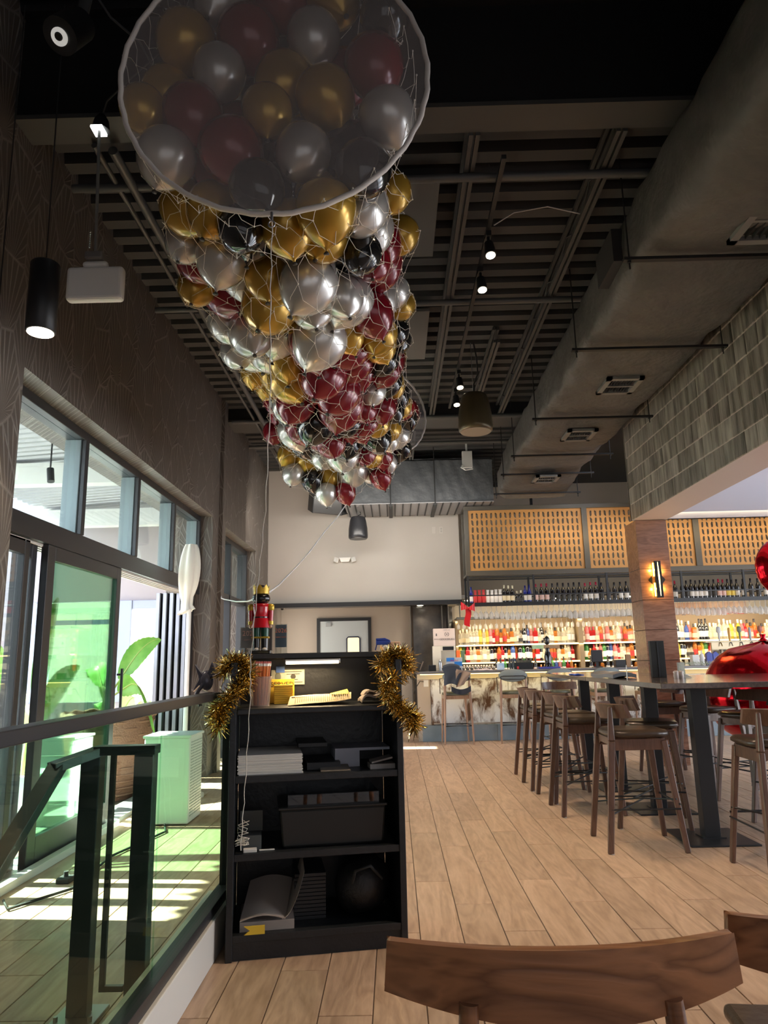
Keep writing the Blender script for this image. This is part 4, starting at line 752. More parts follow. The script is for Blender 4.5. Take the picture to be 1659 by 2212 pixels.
q.add(vs, [(2*i, 2*((i+1) % n_), 2*((i+1) % n_)+1, 2*i+1) for i in range(n_)], True); q.lathe([(.0435, .325), (.0435, .336)], (nx, ny, nz), 24)
mk('crown', q, ng, nut); mk('cap_top', B().ball((nx, ny, nz+.352), .033, .033, .024), nk, nut)
print_dk = mat('poster_blue', (.42, .55, .66), .4, var=(4, (.30, .40, .50)))
def sign_holder(x0, x1, y, z0, z1, lab, base, words, tcol, ang=0):
    t = thing('sign_holder', lab, 'sign', ((x0+x1)/2, y, z0)); mk('acrylic', B().box(x0, x1, y-.002, y, z0, z1).box(x0, x1, y, y+.05, z0, z0+.003), glass('acrylic_'+words[0][0], (.85, .88, .88), .12), t)
    mk('poster', B().box(x0+.004, x1-.004, y+.0005, y+.0015, z0+.035, z1-.004), base, t)
    for w, s_, z in words: text('lettering', w, s_, ((x0+x1)/2, y-.0028, z0+z), (PI/2, 0, 0), tcol, t)
    return t
sign_holder(-.66, -.59, 4.02, 1.318, 1.48, 'small blue poster reading 2026 NEW YEAR in a clear stand beside the nutcracker', print_dk, (('2026', .034, .125), ('NEW YEAR', .012, .09)), mat('coral_print', (.65, .22, .14), .5))
sign_holder(-.86, -.755, 4.06, 1.318, 1.47, 'faded pink poster reading 2026 in a clear stand left of the nutcracker', mat('poster_pink', (.80, .68, .62), .4), (('2026', .04, .115), ('NEW YEAR', .012, .08)), mat('pale_coral', (.62, .36, .28), .5))
mk('top_extension', LB().box(-.06, .02, sdp-.02, sdp+.14, 1.30, 1.318), stand_m, st)
t = thing('spray_bottle', 'spray bottle with a blue trigger head behind the tinsel on the stand', 'bottle', (-.045, 4.05, 1.318))
mk('trigger_head', B().box(-.10, -.02, 4.03, 4.07, 1.355, 1.378).prism([(-.10, 1.378), (-.02, 1.378), (-.05, 1.392), (-.10, 1.39)], (4.03, 4.07)).bar((-.095, 4.05, 1.36), (-.105, 4.05, 1.325), .01, .006), mat('blue_plastic', (.02, .06, .40), .35), t, .003)
mk('bottle_body', B().lathe([(.03, 0), (.032, .02), (.02, .034), (.014, .04)], (-.045, 4.05, 1.318), 16), white, t)
one('card_box', B().box(-.02, .035, 4.02, 4.09, 1.318, 1.37), mat('peach_card', (.70, .45, .32), .6), 'small peach box beside the blue spray bottle', 'box', bevel=.003)
t = thing('marker_pens', 'clip of marker pens on the outer side of the hostess stand', 'pens', lp(sw+.03, .25, 1.12))
for i, c in enumerate(((.5, .5, .5), (.05, .5, .5), (.7, .1, .2))): mk('marker', B().cyl(lp(sw+.015, .2+i*.02, 1.10), lp(sw+.025, .2+i*.02, 1.22), .006, n=8), mat('marker_%d' % i, c, .4), t)
mk('clip', LB().box(sw, sw+.01, .18, .27, 1.13, 1.16), blackmetal, t)
# tinsel garlands
tin_m = mat('gold_tinsel', (.80, .62, .26), .10, 1.0)
def tinsel(name, lab, path, R0, n):
    t = thing(name, lab, 'garland', path[len(path)//2]); mk('core', B().tube(path, .004, 5), tin_m, t)
    q = B(); P = [Vector(p) for p in path]
    for i in range(n):
        u = random.random()*(len(P)-1.001); k = int(u); c = P[k].lerp(P[k+1], u-k)
        d = Vector((random.gauss(0, 1), random.gauss(0, 1), random.gauss(0, 1))).normalized(); L_ = R0*random.uniform(.6, 1.15); w = random.uniform(.0014, .0030)
        s_ = d.cross(Vector((random.random(), random.random(), random.random()))).normalized()*w; m_ = c+d*L_*.55+Vector((0, 0, -.004)); e = c+d*L_+Vector((random.uniform(-.01, .01), random.uniform(-.01, .01), -.008))
        q.add([c-s_, c+s_, m_+s_, m_-s_, e+s_*.6, e-s_*.6], [(0, 1, 2, 3), (3, 2, 4, 5)])
    mk('strands', q, tin_m, t, kind='stuff'); return t
def helix(c0, c1, r, turns, n, ph=0):
    a, c = Vector(c0), Vector(c1); return [tuple(a.lerp(c, i/n)+Vector((r*math.cos(ph+2*PI*turns*i/n), r*.8*math.sin(ph+2*PI*turns*i/n), 0))) for i in range(n+1)]
p = [lp(-.05, .05, .98), lp(-.055, .02, 1.03), lp(-.05, -.01, 1.08), lp(-.01, -.02, 1.12), lp(.04, -.01, 1.16), lp(.07, .03, 1.20), lp(.065, .05, 1.25), lp(.03, .04, 1.285), lp(-.01, .03, 1.275), lp(-.03, .06, 1.235)]
tinsel('tinsel_garland', 'gold tinsel garland wound around the window-side post of the hostess stand', p, .068, 2300)
p = [lp(sw-.10, .06, 1.24), lp(sw-.06, .04, 1.29), lp(sw-.01, .04, 1.305), lp(sw+.04, .06, 1.28), lp(sw+.03, .08, 1.22), lp(sw-.04, .01, 1.19), lp(sw-.085, .0, 1.15), lp(sw-.05, -.01, 1.08), lp(sw+.0, -.015, 1.04), lp(sw+.05, .0, 1.00), lp(sw+.06, .03, .95)]
tinsel('tinsel_garland', 'gold tinsel garland hanging over the bar-side post of the hostess stand', p, .066, 2500)
# ================= GLASS RAILING =================
XR = -.86
rl = thing('glass_railing', 'glass panel railing with a flat dark top rail on a low curb', 'railing', (XR, 2, .16))
mk('top_rail', B().box(XR-.03, XR+.03, .3, 3.50, 1.105, 1.14), frame_dark, rl, .003)
for y0, y1 in ((.4, 2.715), (2.735, 3.78)): mk('glass_panel', B().box(XR-.006, XR+.006, y0, y1, .19, 1.105), rail_glass, rl)
mk('base_channel', B().box(XR-.03, XR+.03, .3, 3.84, .17, .215), frame_dark, rl, .002)
mk('end_post', B().box(XR-.02, XR+.02, 3.78, 3.80, .2, 1.11), blackmetal, rl)
struct('curb', B().box(XR-.09, XR+.045, .3, 3.86, 0, .17), mat('curb_white', (.55, .54, .50), .6), bevel=.004)
sr = thing('stair_handrail', 'dark metal stair handrail with two square posts behind the glass', 'railing', (-1.1, 2.95, 0))
post_m = mat('rail_grey_green', (.055, .065, .065), .35, .4)
for x in (-1.20, -.99):
    p_ = mk('post', B().box(x-.038, x+.038, 2.93, 2.99, 0, .93), post_m, sr, .003)
    mk('base_plate', B().box(x-.08, x+.085, 2.88, 3.04, 0, .012), steel, p_, .002)
    for dx in (-.06, .065): mk('bolt', B().cyl((x+dx, 2.90, .012), (x+dx, 2.90, .03), .009, n=6, smooth=False), steel, p_)
mk('top_bar', B().bar((-.945, 2.96, .945), (-1.19, 2.96, .945), .07, .035).bar((-1.17, 2.97, .945), (-1.30, 2.82, .90), .07, .035), post_m, sr, .003)
mk('sloping_bar', B().bar((-1.285, 2.84, .905), (-1.32, 1.9, .23), .06, .04), post_m, sr, .003)
mk('loop', B().bar((-1.035, 2.95, .10), (-1.115, 2.95, .10), .02, .02).bar((-1.115, 2.95, .09), (-1.115, 2.95, .93), .02, .02), post_m, sr, .002)
# black planter-like vase of leaves? -> pleated dark ornament behind the tinsel
one('dark_bow', B().ball((-.93, 3.62, 1.19), .035, .03, .05).prism([(-.93, 1.20), (-.985, 1.27), (-.96, 1.20), (-.99, 1.14)], (3.6, 3.63)).prism([(-.93, 1.20), (-.90, 1.28), (-.88, 1.22)], (3.6, 3.62)).tube([(-.93, 3.6, 1.19), (-.97, 3.6, 1.13), (-.95, 3.6, 1.07)], .01), mat('grey_satin', (.10, .10, .14), .25, .2), 'small grey satin bow tied at the end of the glass railing', 'bow')
mk_c = one('floor_cable', B().tube([(-2.2, 4.3, .012), (-2.1, 4.15, .012), (-1.9, 4.5, .012), (-1.95, 5.2, .012), (-1.8, 5.9, .012), (-2.0, 6.5, .012)], .008), rubber, 'black cable lying along the floor by the sliding door', 'cable')
one('floor_plug', B().box(-2.06, -1.98, 4.62, 4.72, .0, .03).cyl((-2.02, 4.67, .03), (-2.02, 4.67, .06), .015, n=8), rubber, 'black plug on the floor beside the cable', 'plug', bevel=.005)
one('tangled_cable', B().tube([(-2.0+.16*math.cos(i*.9)*(1+.3*math.sin(i*.37)), 6.6+.2*math.sin(i*.9+.4), .012+.012*(i % 3)) for i in range(30)], .007), rubber, 'coiled black cable on the floor in the doorway', 'cable')
# ================= BAR =================
ctr = thing('bar_counter', 'long bar counter with marbled stone front, blue-grey plinth and dark top', 'bar', (3.7, 11.9, 0))
onyx = mat('marbled_onyx', (.74, .76, .76), .3, var=(2.6, (.12, .065, .035)), stretch=(1.3, 1, .75))
_n = onyx.node_tree.nodes; [setattr(n.color_ramp.elements[0], 'position', .47) or setattr(n.color_ramp.elements[1], 'position', .60) for n in _n if n.type == 'VALTORGB']
for n in _n:
    if n.type == 'TEX_NOISE': n.inputs['Distortion'].default_value = .7; n.inputs['Detail'].default_value = 12; n.inputs['Roughness'].default_value = .68; n.inputs['Scale'].default_value = 3.2
slate = mat('blue_grey_slate', (.16, .215, .25), .35, var=(3, (.24, .29, .32)))
mk('counter_top', B().box(.33, 7.4, 11.42, 12.12, 1.045, 1.085), mat('counter_grey', (.17, .165, .17), .25), ctr, .006)
for i in range(11):
    x = .57+i*.62; mk('stone_slab', B().box(x+.002, x+.618, 11.84, 11.88, .245, .955), onyx, ctr, .001)
mk('end_panel', B().box(.36, .565, 11.86, 12.1, .0, 1.04), mat('beige_laminate', (.50, .42, .33), .5), ctr)
mk('light_ledge', B().box(.36, 7.38, 11.80, 11.9, .955, 1.045), mat('ledge_paint', (.62, .55, .40), .6), ctr)
for i in range(6):
    x = .42+i*1.18; mk('plinth_block', B().box(x, x+1.177, 11.79, 12.1, 0, .245), slate, ctr, .004)
mk('foot_rail', B().cyl((.6, 11.765, .27), (7.3, 11.765, .27), .010), steel, ctr)
mk('led_strip', B().box(.4, 7.3, 11.60, 11.615, 1.03, 1.044), mat('led_yellow', (1, .8, .3), .4, emit=((1, .78, .30), 3.5)), ctr)
# back bar
bb = thing('back_bar', 'lit back bar shelving behind the counter', 'shelf unit', (4.2, 13.8, 0))
lit_back = mat('cream_lit_panel', (.30, .21, .12), .6)
mk('back_panel', B().box(1.15, 7.4, 14.02, 14.06, .9, 2.0), lit_back, bb); mk('cabinet', B().box(1.15, 7.4, 13.45, 14.02, 0, .93), blackmetal, bb)
mk('back_counter', B().box(1.12, 7.4, 13.40, 14.02, .93, .96), mat('counter_dark', (.06, .06, .06), .3), bb)
for z in (1.20, 1.52): 
    s_ = mk('shelf', B().box(1.15, 7.4, 13.55, 14.02, z-.03, z), mat('shelf_cream', (.8, .7, .48), .4), bb)
    mk('shelf_light', B().box(1.16, 7.39, 13.54, 13.555, z-.028, z-.006), mat('shelf_led', (1, .86, .55), .4, emit=((1, .80, .40), 1.5)), s_)
mk('upright', B().box(3.42, 3.50, 13.5, 14.02, .96, 2.1), lit_back, bb); mk('upright', B().box(1.15, 1.19, 13.5, 14.02, .96, 1.95), lit_back, bb)
mk('glass_rack', B().box(1.15, 5.0, 13.2, 13.7, 1.985, 2.0).box(1.15, 5.0, 13.18, 13.2, 1.97, 2.01), blackmetal, bb)
mk('rack_support', B().cyl((1.25, 13.6, 1.99), (1.25, 13.6, 2.3), .01).cyl((4.9, 13.6, 1.99), (4.9, 13.6, 2.3), .01), blackmetal, bb)
area('shelf_strip_lamp', (4.2, 13.50, 1.50), (0, .5, -1), 6.2, .03, 13, (1, .82, .48)); area('shelf_strip_lamp', (4.2, 13.50, 1.95), (0, .6, -1), 6.2, .05, 16, (1, .84, .55))
# cage over the bar
cg = thing('bottle_cage', 'long black steel cage shelf of wine bottles hanging over the bar', 'shelf', (4.1, 11.85, 2.12))
ups = (1.22, 2.28, 3.46, 4.66, 5.66, 6.7)
for x in ups:
    for y in (11.62, 12.06): mk('upright', B().box(x-.015, x+.015, y-.015, y+.015, 2.12, 2.58), blackmetal, cg)
mk('shelf', B().box(1.2, 7.0, 11.6, 12.08, 2.115, 2.14), blackmetal, cg)
for y, z in ((11.62, 2.26), (12.06, 2.26), (11.62, 2.56), (12.06, 2.56)): mk('rail', B().box(1.2, 7.0, y-.009, y+.009, z-.009, z+.009), blackmetal, cg)
mk('fascia', B().box(1.2, 7.0, 11.595, 11.61, 2.085, 2.145), blackmetal, cg)
for x in (2.4, 4.6, 6.4): mk('hanger_post', B().box(x-.02, x+.02, 11.98, 12.02, 3.7, 4.68), blackmetal, cg)
# perforated screens
sc_m = mat('bronze_screen', (.40, .20, .06), .45, .3); fr_m = mat('screen_frame', (.075, .068, .055), .4, .3)
scr = thing('screen_frame', 'dark frame of perforated bronze screens above the bar', 'screen', (4.1, 11.65, 2.58))
mk('frame', B().box(1.2, 7.0, 11.60, 11.68, 2.58, 2.66).box(1.2, 7.0, 11.60, 11.68, 3.66, 3.73).box(1.2, 1.27, 11.60, 11.68, 2.66, 3.66).box(3.13, 3.22, 11.60, 11.68, 2.66, 3.66).box(4.93, 5.03, 11.60, 11.68, 2.66, 3.66).box(6.9, 7.0, 11.6, 11.68, 2.66, 3.66)
   .box(1.2, 1.24, 11.68, 12.1, 2.58, 2.62).box(1.2, 1.24, 11.68, 12.1, 3.69, 3.73).box(1.2, 1.24, 12.06, 12.1, 2.62, 3.69).box(1.2, 7.0, 12.06, 12.1, 2.58, 2.62).box(1.2, 7.0, 12.06, 12.1, 3.69, 3.73), fr_m, scr, .003)
def perforated(x0, x1, z0, z1, y, nx_, nz_):
    b = B(); m = .03; w = (x1-x0-2*m)/nx_; h = (z1-z0-2*m)/nz_
    b.box(x0, x1, y, y+.004, z0, z0+m).box(x0, x1, y, y+.004, z1-m, z1).box(x0, x0+m, y, y+.004, z0+m, z1-m).box(x1-m, x1, y, y+.004, z0+m, z1-m)
    for i in range(nx_):
        for j in range(nz_):
            cx = x0+m+(i+.5)*w; cz = z0+m+(j+.5)*h; s = 1 if (i+j) % 2 else -1
            out = [(-.5, -.5), (.5, -.5), (.5, -.25), (.5, .25), (.5, .5), (-.5, .5), (-.5, .25), (-.5, -.25)]
            inn = [(-.05-.10*s, -.40), (.05-.10*s+.1, -.40), (.19, -.2), (.19, .2), (.05+.10*s, .40), (-.10+.10*s, .40), (-.19, .2), (-.19, -.2)]
            vs = [(cx+a*w, y, cz+c*h) for a, c in out]+[(cx+a*w*1.1, y, cz+c*h) for a, c in inn]
            b.add(vs, [(k, (k+1) % 8, (k+1) % 8+8, k+8) for k in range(8)])
    return b
for x0, x1 in ((1.27, 3.13), (3.22, 4.93), (5.03, 6.9)): mk('perforated_panel', perforated(x0, x1, 2.66, 3.66, 11.63, int((x1-x0)/.078), 8), sc_m, scr)
# bottles
def bglass(name, col, k=.28):
    m = bpy.data.materials.new(name); m.use_nodes = True; nt = m.node_tree; N = nt.nodes; L = nt.links; p = N['Principled BSDF']
    p.inputs['Base Color'].default_value = (*col, 1); p.inputs['Roughness'].default_value = .06; p.inputs['Coat Weight'].default_value = .6
    t = N.new('ShaderNodeBsdfTransparent'); t.inputs[0].default_value = (*[min(1, c*1.25+.05) for c in col], 1); mx = N.new('ShaderNodeMixShader'); mx.inputs[0].default_value = k
    L.new(t.outputs[0], mx.inputs[1]); L.new(p.outputs[0], mx.inputs[2]); L.new(mx.outputs[0], N['Material Output'].inputs[0]); return m
dark_g = mat('dark_bottle_glass', (.010, .008, .008), .08, coat=.5); blue_g = mat('cobalt_glass', (.01, .02, .22), .08, coat=.5)
lab_w = mat('label_white', (.78, .74, .70), .6); lab_c = mat('label_cream', (.72, .62, .42), .6); lab_p = mat('label_pink', (.75, .50, .45), .6); lab_y = mat('label_yellow', (.80, .60, .12), .6); lab_r = mat('label_red', (.55, .03, .03), .5); lab_k = mat('label_dark', (.05, .045, .04), .5)
cap_r = mat('capsule_red', (.45, .02, .05), .4); cap_w = mat('cap_cream', (.82, .74, .52), .6); cap_k = mat('capsule_dark', (.02, .015, .02), .35)
PR = {'wine': [(.036, 0), (.037, .01), (.037, .18), (.033, .205), (.016, .235), (.0135, .25), (.0135, .305), (0, .305)],
      'tall': [(.032, 0), (.034, .01), (.034, .17), (.028, .20), (.013, .225), (.013, .285), (0, .285)],
      'square': [(.036, 0), (.040, .005), (.040, .15), (.034, .172), (.014, .185), (.014, .23), (0, .23)],
      'squat': [(.045, 0), (.048, .01), (.046, .10), (.03, .14), (.014, .155), (.014, .195), (0, .195)],
      'vase': [(.030, 0), (.033, .01), (.035, .10), (.024, .15), (.020, .19), (.026, .215), (.026, .22), (0, .22)],
      'round': [(.02, 0), (.045, .02), (.052, .06), (.045, .10), (.016, .125), (.014, .17), (0, .17)]}
def bottle(shape, g, lab, cap, n=12):
    t = proto('bottle', 'x', 'bottle'); pr = PR[shape]; h = pr[-1][1]
    mk('glass', B().lathe(pr, (0, 0, 0), 4 if shape == 'square' else n, shape != 'square'), g, t)
    r = max(p[0] for p in pr)+.0008
    if lab: mk('label', B().lathe([(r, h*.14), (r, h*.42)], (0, 0, 0), 4 if shape == 'square' else n, shape != 'square'), lab, t)
    if cap: mk('capsule', B().lathe([(.0145, h-.05), (.0150, h+.002), (0, h+.003)], (0, 0, 0), 8), cap, t)
    return t
used = {}
def put_bottle(key, loc, label, group, sc=1, args=None, rz=0):
    if key not in used: t = bottle(*args); used[key] = t; t['label'] = label; t['group'] = group; put(t, loc, rz, sc)
    else: dup(used[key], loc, rz, label, group, sc)
wt = {'B': (('tall', blue_g, lab_w, None), 'cobalt blue bottle with white label'), 'R': (('vase', lab_r, None, None), 'small red ceramic flask'), 'W': (('vase', lab_w, None, None), 'small white ceramic flask'),
      'C': (('tall', dark_g, lab_c, cap_w), 'dark brown bottle with cream label and white cap'), 'S': (('squat', dark_g, lab_k, cap_w), 'short black bottle with a cream stopper'),
      'P': (('wine', dark_g, lab_p, cap_r), 'dark wine bottle with pink label and red capsule'), 'D': (('wine', dark_g, lab_k, cap_k), 'dark wine bottle with a dark label'),
      'L': (('wine', dark_g, lab_w, cap_k), 'dark wine bottle with white label'), 'Q': (('wine', dark_g, lab_w, cap_r), 'dark wine bottle with white label and red capsule'), 'Y': (('wine', dark_g, lab_y, cap_k), 'dark wine bottle with yellow label')}
seq = 'BRRRWWWWCCCSSBB|PPPDDDDDDQQQD|DDLLLLDDDDQQ|DDLLLLDDPPYYL|LDDLLDDQQ|DDDLL'
secs = seq.split('|')
for k, s_ in enumerate(secs):
    xa = ups[k]+.06; xb = (ups[k+1] if k+1 < len(ups) else 7.0)-.05; n = len(s_)
    for i, ch in enumerate(s_):
        a, lb = wt[ch]; x = xa+(xb-xa)*i/(n-1)
        bay = ('first bay of the cage', 'second bay of the cage', 'third bay of the cage', 'fourth bay of the cage', 'fifth bay of the cage', 'last bay of the cage')[k]
        put_bottle(ch, (x, 11.78+random.uniform(-.01, .01), 2.1405), lb+' in the '+bay, lb+'s, '+bay, random.uniform(.97, 1.03), a)
# liquor rows
cl = bglass('clear_liquor', (.92, .86, .72)); am = bglass('amber_liquor', (.75, .33, .06), .35); yl = bglass('yellow_liquor', (.92, .72, .08), .35); gn = bglass('green_glass', (.12, .42, .12), .4); rd = bglass('red_liquor', (.70, .05, .05), .4); pk = bglass('pink_liquor', (.9, .35, .35), .35); bl = bglass('blue_glass', (.1, .2, .6), .4)
lq = {'a': (('square', cl, lab_c, cap_w), 'clear square liquor bottle with cream label'), 'b': (('tall', cl, lab_w, cap_w), 'tall clear liquor bottle with white label'), 'c': (('square', am, lab_c, cap_k), 'amber square whisky bottle'), 'd': (('tall', am, lab_r, cap_k), 'tall amber bottle with red label'),
      'e': (('tall', yl, lab_y, cap_w), 'yellow liqueur bottle'), 'f': (('wine', gn, lab_w, cap_k), 'green bottle with white label'), 'g': (('square', rd, lab_w, cap_r), 'red liqueur bottle'), 'h': (('tall', pk, lab_p, cap_w), 'pink liqueur bottle'), 'i': (('round', am, lab_c, cap_w), 'round-bodied amber bottle'),
      'j': (('tall', bl, lab_w, cap_k), 'blue spirits bottle'), 'k': (('wine', dark_g, lab_w, cap_k), 'dark bottle with white label on the back bar'), 'l': (('squat', cl, lab_k, cap_k), 'squat clear bottle with dark label')}
r1 = 'aaabbbeaehgdcdicablkjhgaklbbcaaabbaaahggadbhcabhdcc' + 'aaceeekkkkqkkbbjhcaLLk'.replace('q', 'k').replace('L', 'k')
r2 = 'efgabcabakkdgkcjdkfkkdgkabddacabghklfigahfkjhgabcdki' + 'abkkkbbccaekklldc'
for row, z, y, s_, nm in ((r1, 1.5205, 13.68, .064, 'upper'), (r2, 1.2005, 13.70, .066, 'lower')):
    x = 1.24
    for ch in row*2:
        if x > 7.3: break
        if not 3.38 < x < 3.54:
            a, lb = lq[ch]; side = 'left' if x < 3.45 else 'right'
            l2 = '%s, %s back bar shelf, %s pillar' % (lb.replace(' on the back bar', ''), nm, 'before' if x < 3.45 else 'beyond')
            put_bottle('q'+ch, (x, y+random.uniform(-.05, .04), z), l2, '%ss, %s shelf %s' % (lb, nm, side), random.uniform(1.15, 1.32), a, PI/4)
        x += s_*random.uniform(.9, 1.1)
for i, ch in enumerate('kkfkkfkkdk' + 'iigfjhfgdi' + 'kgckkabkckkdkkfkabckkdfkkckkabkk'):
    x = (1.88+i*.08) if i < 10 else ((2.70+(i-10)*.07) if i < 20 else 3.62+(i-20)*.103); a, lb = lq[ch]
    put_bottle('q'+ch, (x, 13.55, .9605), lb.replace(' on the back bar', '')+' on the back counter', lb+'s, back counter', 1.0, a, PI/4)
# hanging glasses
hg = bglass('stemware_glass', (.95, .92, .86), .30)
gp = proto('wine_glass', 'upside-down wine glass hanging under the bottle cage over the bar', 'glass', 'stemmed glasses hanging under the cage')
mk('bowl', B().lathe([(.028, -.205), (.036, -.17), (.037, -.14), (.026, -.11), (.004, -.095), (.0035, -.01), (.034, -.002), (.034, 0)], (0, 0, 0), 12), hg, gp)
k = 0
for i in range(66):
    for j, y in enumerate((11.72, 11.95)):
        x = 1.33+i*.085+.04*j; z = 2.114
        if k == 0: put(gp, (x, y, z))
        else:
            tall = (i//6) % 2 and j == 0
            dup(gp, (x, y, z), sc=(1.15, 1.15, 1.22) if tall else random.uniform(1.02, 1.12), label='taller wine glass hanging under the bottle cage over the bar' if tall else None, group='taller stemmed glasses hanging under the cage' if tall else None)
        k += 1
for i in range(38): dup(gp, (1.2+i*.1, 13.42, 1.984), sc=.9, label='upside-down glass hanging from the rack over the back bar', group='glasses on the back bar rack')
# flasks of milk-white bottles and silver cups on the counter
wf = proto('white_bottle', 'small milky white bottle in the row on the lower back bar', 'bottle', 'milky white bottles on the back bar')
mk('body', B().lathe([(.032, 0), (.034, .01), (.034, .12), (.018, .15), (.016, .19), (0, .19)], (0, 0, 0), 12), mat('milky', (.80, .66, .55), .35), wf)
for i in range(11):
    loc = (1.28+i*.052, 13.50, .9605)
    if i == 0: put(wf, loc)
    else: dup(wf, loc)
sc_ = proto('silver_cup', 'small polished metal cup in the row on the bar', 'cup', 'polished cups on the bar')
mk('cup_body', B().lathe([(.022, 0), (.034, .03), (.030, .06), (.027, .06), (.0, .01)], (0, 0, 0), 14), mat('chrome', (.7, .62, .52), .12, 1), sc_)
for i in range(8):
    loc = (1.12+i*.07, 12.0, 1.0855)
    if i == 0: put(sc_, loc)
    else: dup(sc_, loc)
# dispenser and cartons at the left end of the bar
t = thing('drink_dispenser', 'white drink dispenser machine at the left end of the bar', 'dispenser', (.8, 12.0, 1.085))
mk('body', B().box(.63, 1.0, 11.90, 12.1, 1.085, 1.12).box(.63, .76, 11.90, 12.1, 1.12, 1.48).box(.76, 1.0, 12.0, 12.1, 1.12, 1.48).box(.76, 1.0, 11.90, 12.1, 1.40, 1.48), mat('dispenser_white', (.78, .72, .60), .4), t, .006)
mk('control_panel', B().box(.79, .97, 11.895, 11.90, 1.41, 1.47), blackmetal, t)
t = thing('sake_carton', 'white printed sake carton sitting on top of the drink dispenser', 'carton', (.82, 12.0, 1.48))
cw = mat('carton_white', (.74, .62, .56), .6)
mk('carton', B().box(.65, 1.0, 11.90, 12.1, 1.481, 1.76), cw, t, .002)
ink2 = mat('grey_ink', (.12, .11, .11), .7)
text('lettering', 'GEKKEIKAN', .046, (.865, 11.896, 1.585), (PI/2, 0, 0), ink2, t); text('lettering', 'JUNMAI SAKE', .018, (.865, 11.896, 1.735), (PI/2, 0, 0), ink2, t)
text('lettering', 'GEKKEIKAN', .015, (.695, 11.896, 1.59), (PI/2, 0, 0), ink2, t)
q = B()
for cx, r in ((.865, .032),):
    for s_ in (-1, 1): q.tube([(cx+s_*(r*math.cos(a)), 11.897, 1.665+r*math.sin(a)) for a in [-1.2+2.4*i/10 for i in range(11)]], .003, 4)
q.box(.858, .872, 11.895, 11.899, 1.655, 1.675).box(.685, .705, 11.895, 11.899, 1.64, 1.68)
mk('emblem', q, ink2, t)
t = thing('energy_drink_case', 'blue and silver energy drink case standing on the bar beside the dispenser', 'carton', (.95, 11.75, 1.085))
bl_m = mat('case_blue', (.03, .20, .60), .35); sv = mat('case_silver', (.55, .58, .64), .3, .3)
mk('case', B().box(.83, 1.08, 11.70, 11.84, 1.0855, 1.29), sv, t, .002)
mk('blue_block', B().box(.83, .955, 11.695, 11.70, 1.23, 1.288).box(.955, 1.08, 11.695, 11.70, 1.16, 1.225).box(.83, .955, 11.695, 11.70, 1.088, 1.155), bl_m, t)
text('lettering', 'Red Bull', .036, (.955, 11.693, 1.245), (PI/2, 0, 0), mat('case_red', (.6, .02, .05), .5), t)
t = thing('till_screen', 'tilted till screen at the left end of the bar', 'screen', (.42, 11.7, 1.085)); mk('screen', B().bar((.40, 11.7, 1.10), (.46, 11.7, 1.24), .16, .012, (1, 0, 0)), mat('screen_brown', (.16, .12, .09), .3), t, .003); mk('stand', B().box(.36, .50, 11.66, 11.80, 1.0855, 1.10), blackmetal, t)
t = thing('bar_tools', 'dark caddy with a steel shaker near the till screen on the bar', 'caddy', (.62, 11.7, 1.085)); mk('caddy', B().box(.54, .66, 11.68, 11.78, 1.0855, 1.18), blackmetal, t, .004); mk('shaker', B().lathe([(.022, 0), (.03, .12), (.02, .17), (0, .18)], (.73, 11.72, 1.0855), 14), steel, t)
for i, c in enumerate(((.22, .42, .05), (.80, .14, .03), (.10, .16, .10))):
    one('juice_carton', B().box(1.06+i*.085, 1.125+i*.085, 13.48, 13.53, 1.2005, 1.42), mat('juice_%d' % i, c, .4), ('green juice carton', 'orange-red juice carton', 'dark green juice carton')[i]+' beside the dispenser on the back bar', 'carton', bevel=.004)
# tap tower, napkin caddies, bottles on the counter
t = thing('tap_tower', 'glossy black turned tap tower on the bar with a wooden crossboard', 'beer tap', (2.5, 11.95, 1.085))
gb = mat('gloss_black', (.008, .008, .009), .08, coat=.6)
mk('column', B().lathe([(.075, 0), (.078, .03), (.06, .05), (.055, .10), (.062, .18), (.045, .25), (.03, .29), (.042, .31), (.03, .33), (0, .33)], (2.5, 11.95, 1.0855), 20), gb, t)
mk('crossboard', B().box(2.44, 2.70, 11.93, 11.96, 1.40, 1.465), mat('board_brown', (.40, .24, .12), .5), t, .003); mk('picture', B().box(2.25, 2.44, 11.93, 11.945, 1.40, 1.465), mat('picture_green', (.35, .6, .35), .4, var=(12, (.75, .75, .4))), t)
mk('finial', B().lathe([(.02, .38), (.045, .40), (.03, .44), (.045, .47), (.02, .51), (0, .52)], (2.5, 11.95, 1.0855), 16), gb, t)
t = thing('napkin_caddy', 'black napkin and straw caddy on the bar', 'caddy', (2.05, 11.8, 1.085)); mk('tray', B().box(1.93, 2.21, 11.72, 11.86, 1.0855, 1.19), blackmetal, t, .004)
q = B()
for i in range(14): q.cyl((1.86+.03*(i % 4), 11.74+.03*(i//4), 1.09), (1.855+.03*(i % 4), 11.74+.03*(i//4), 1.25), .006, n=5)
for i in range(14): q.box(1.95+i*.018, 1.955+i*.018, 11.74, 11.84, 1.19, 1.225)
mk('straws', q, mat('straw_dark', (.04, .06, .08), .4), t, kind='stuff'); mk('red_tab', B().box(1.95, 1.98, 11.715, 11.72, 1.09, 1.13), lab_r, t)
one('table_card', B().box(1.63, 1.745, 11.70, 11.72, 1.0855, 1.19), mat('card_blue', (.35, .55, .80), .4, var=(10, (.75, .8, .85))), 'light blue drinks card standing on the bar', 'card', bevel=.002)
one('bar_towel', B().slab(lambda u, v: (1.25+.3*u, 11.55+.12*v, 1.0865+.014*math.sin(PI*u)*math.sin(PI*v)+.004*math.sin(12*u)), (0, 0, .008), 12, 6), mat('pink_white_towel', (.78, .66, .66), .9), 'crumpled pale towel lying on the bar', 'cloth')
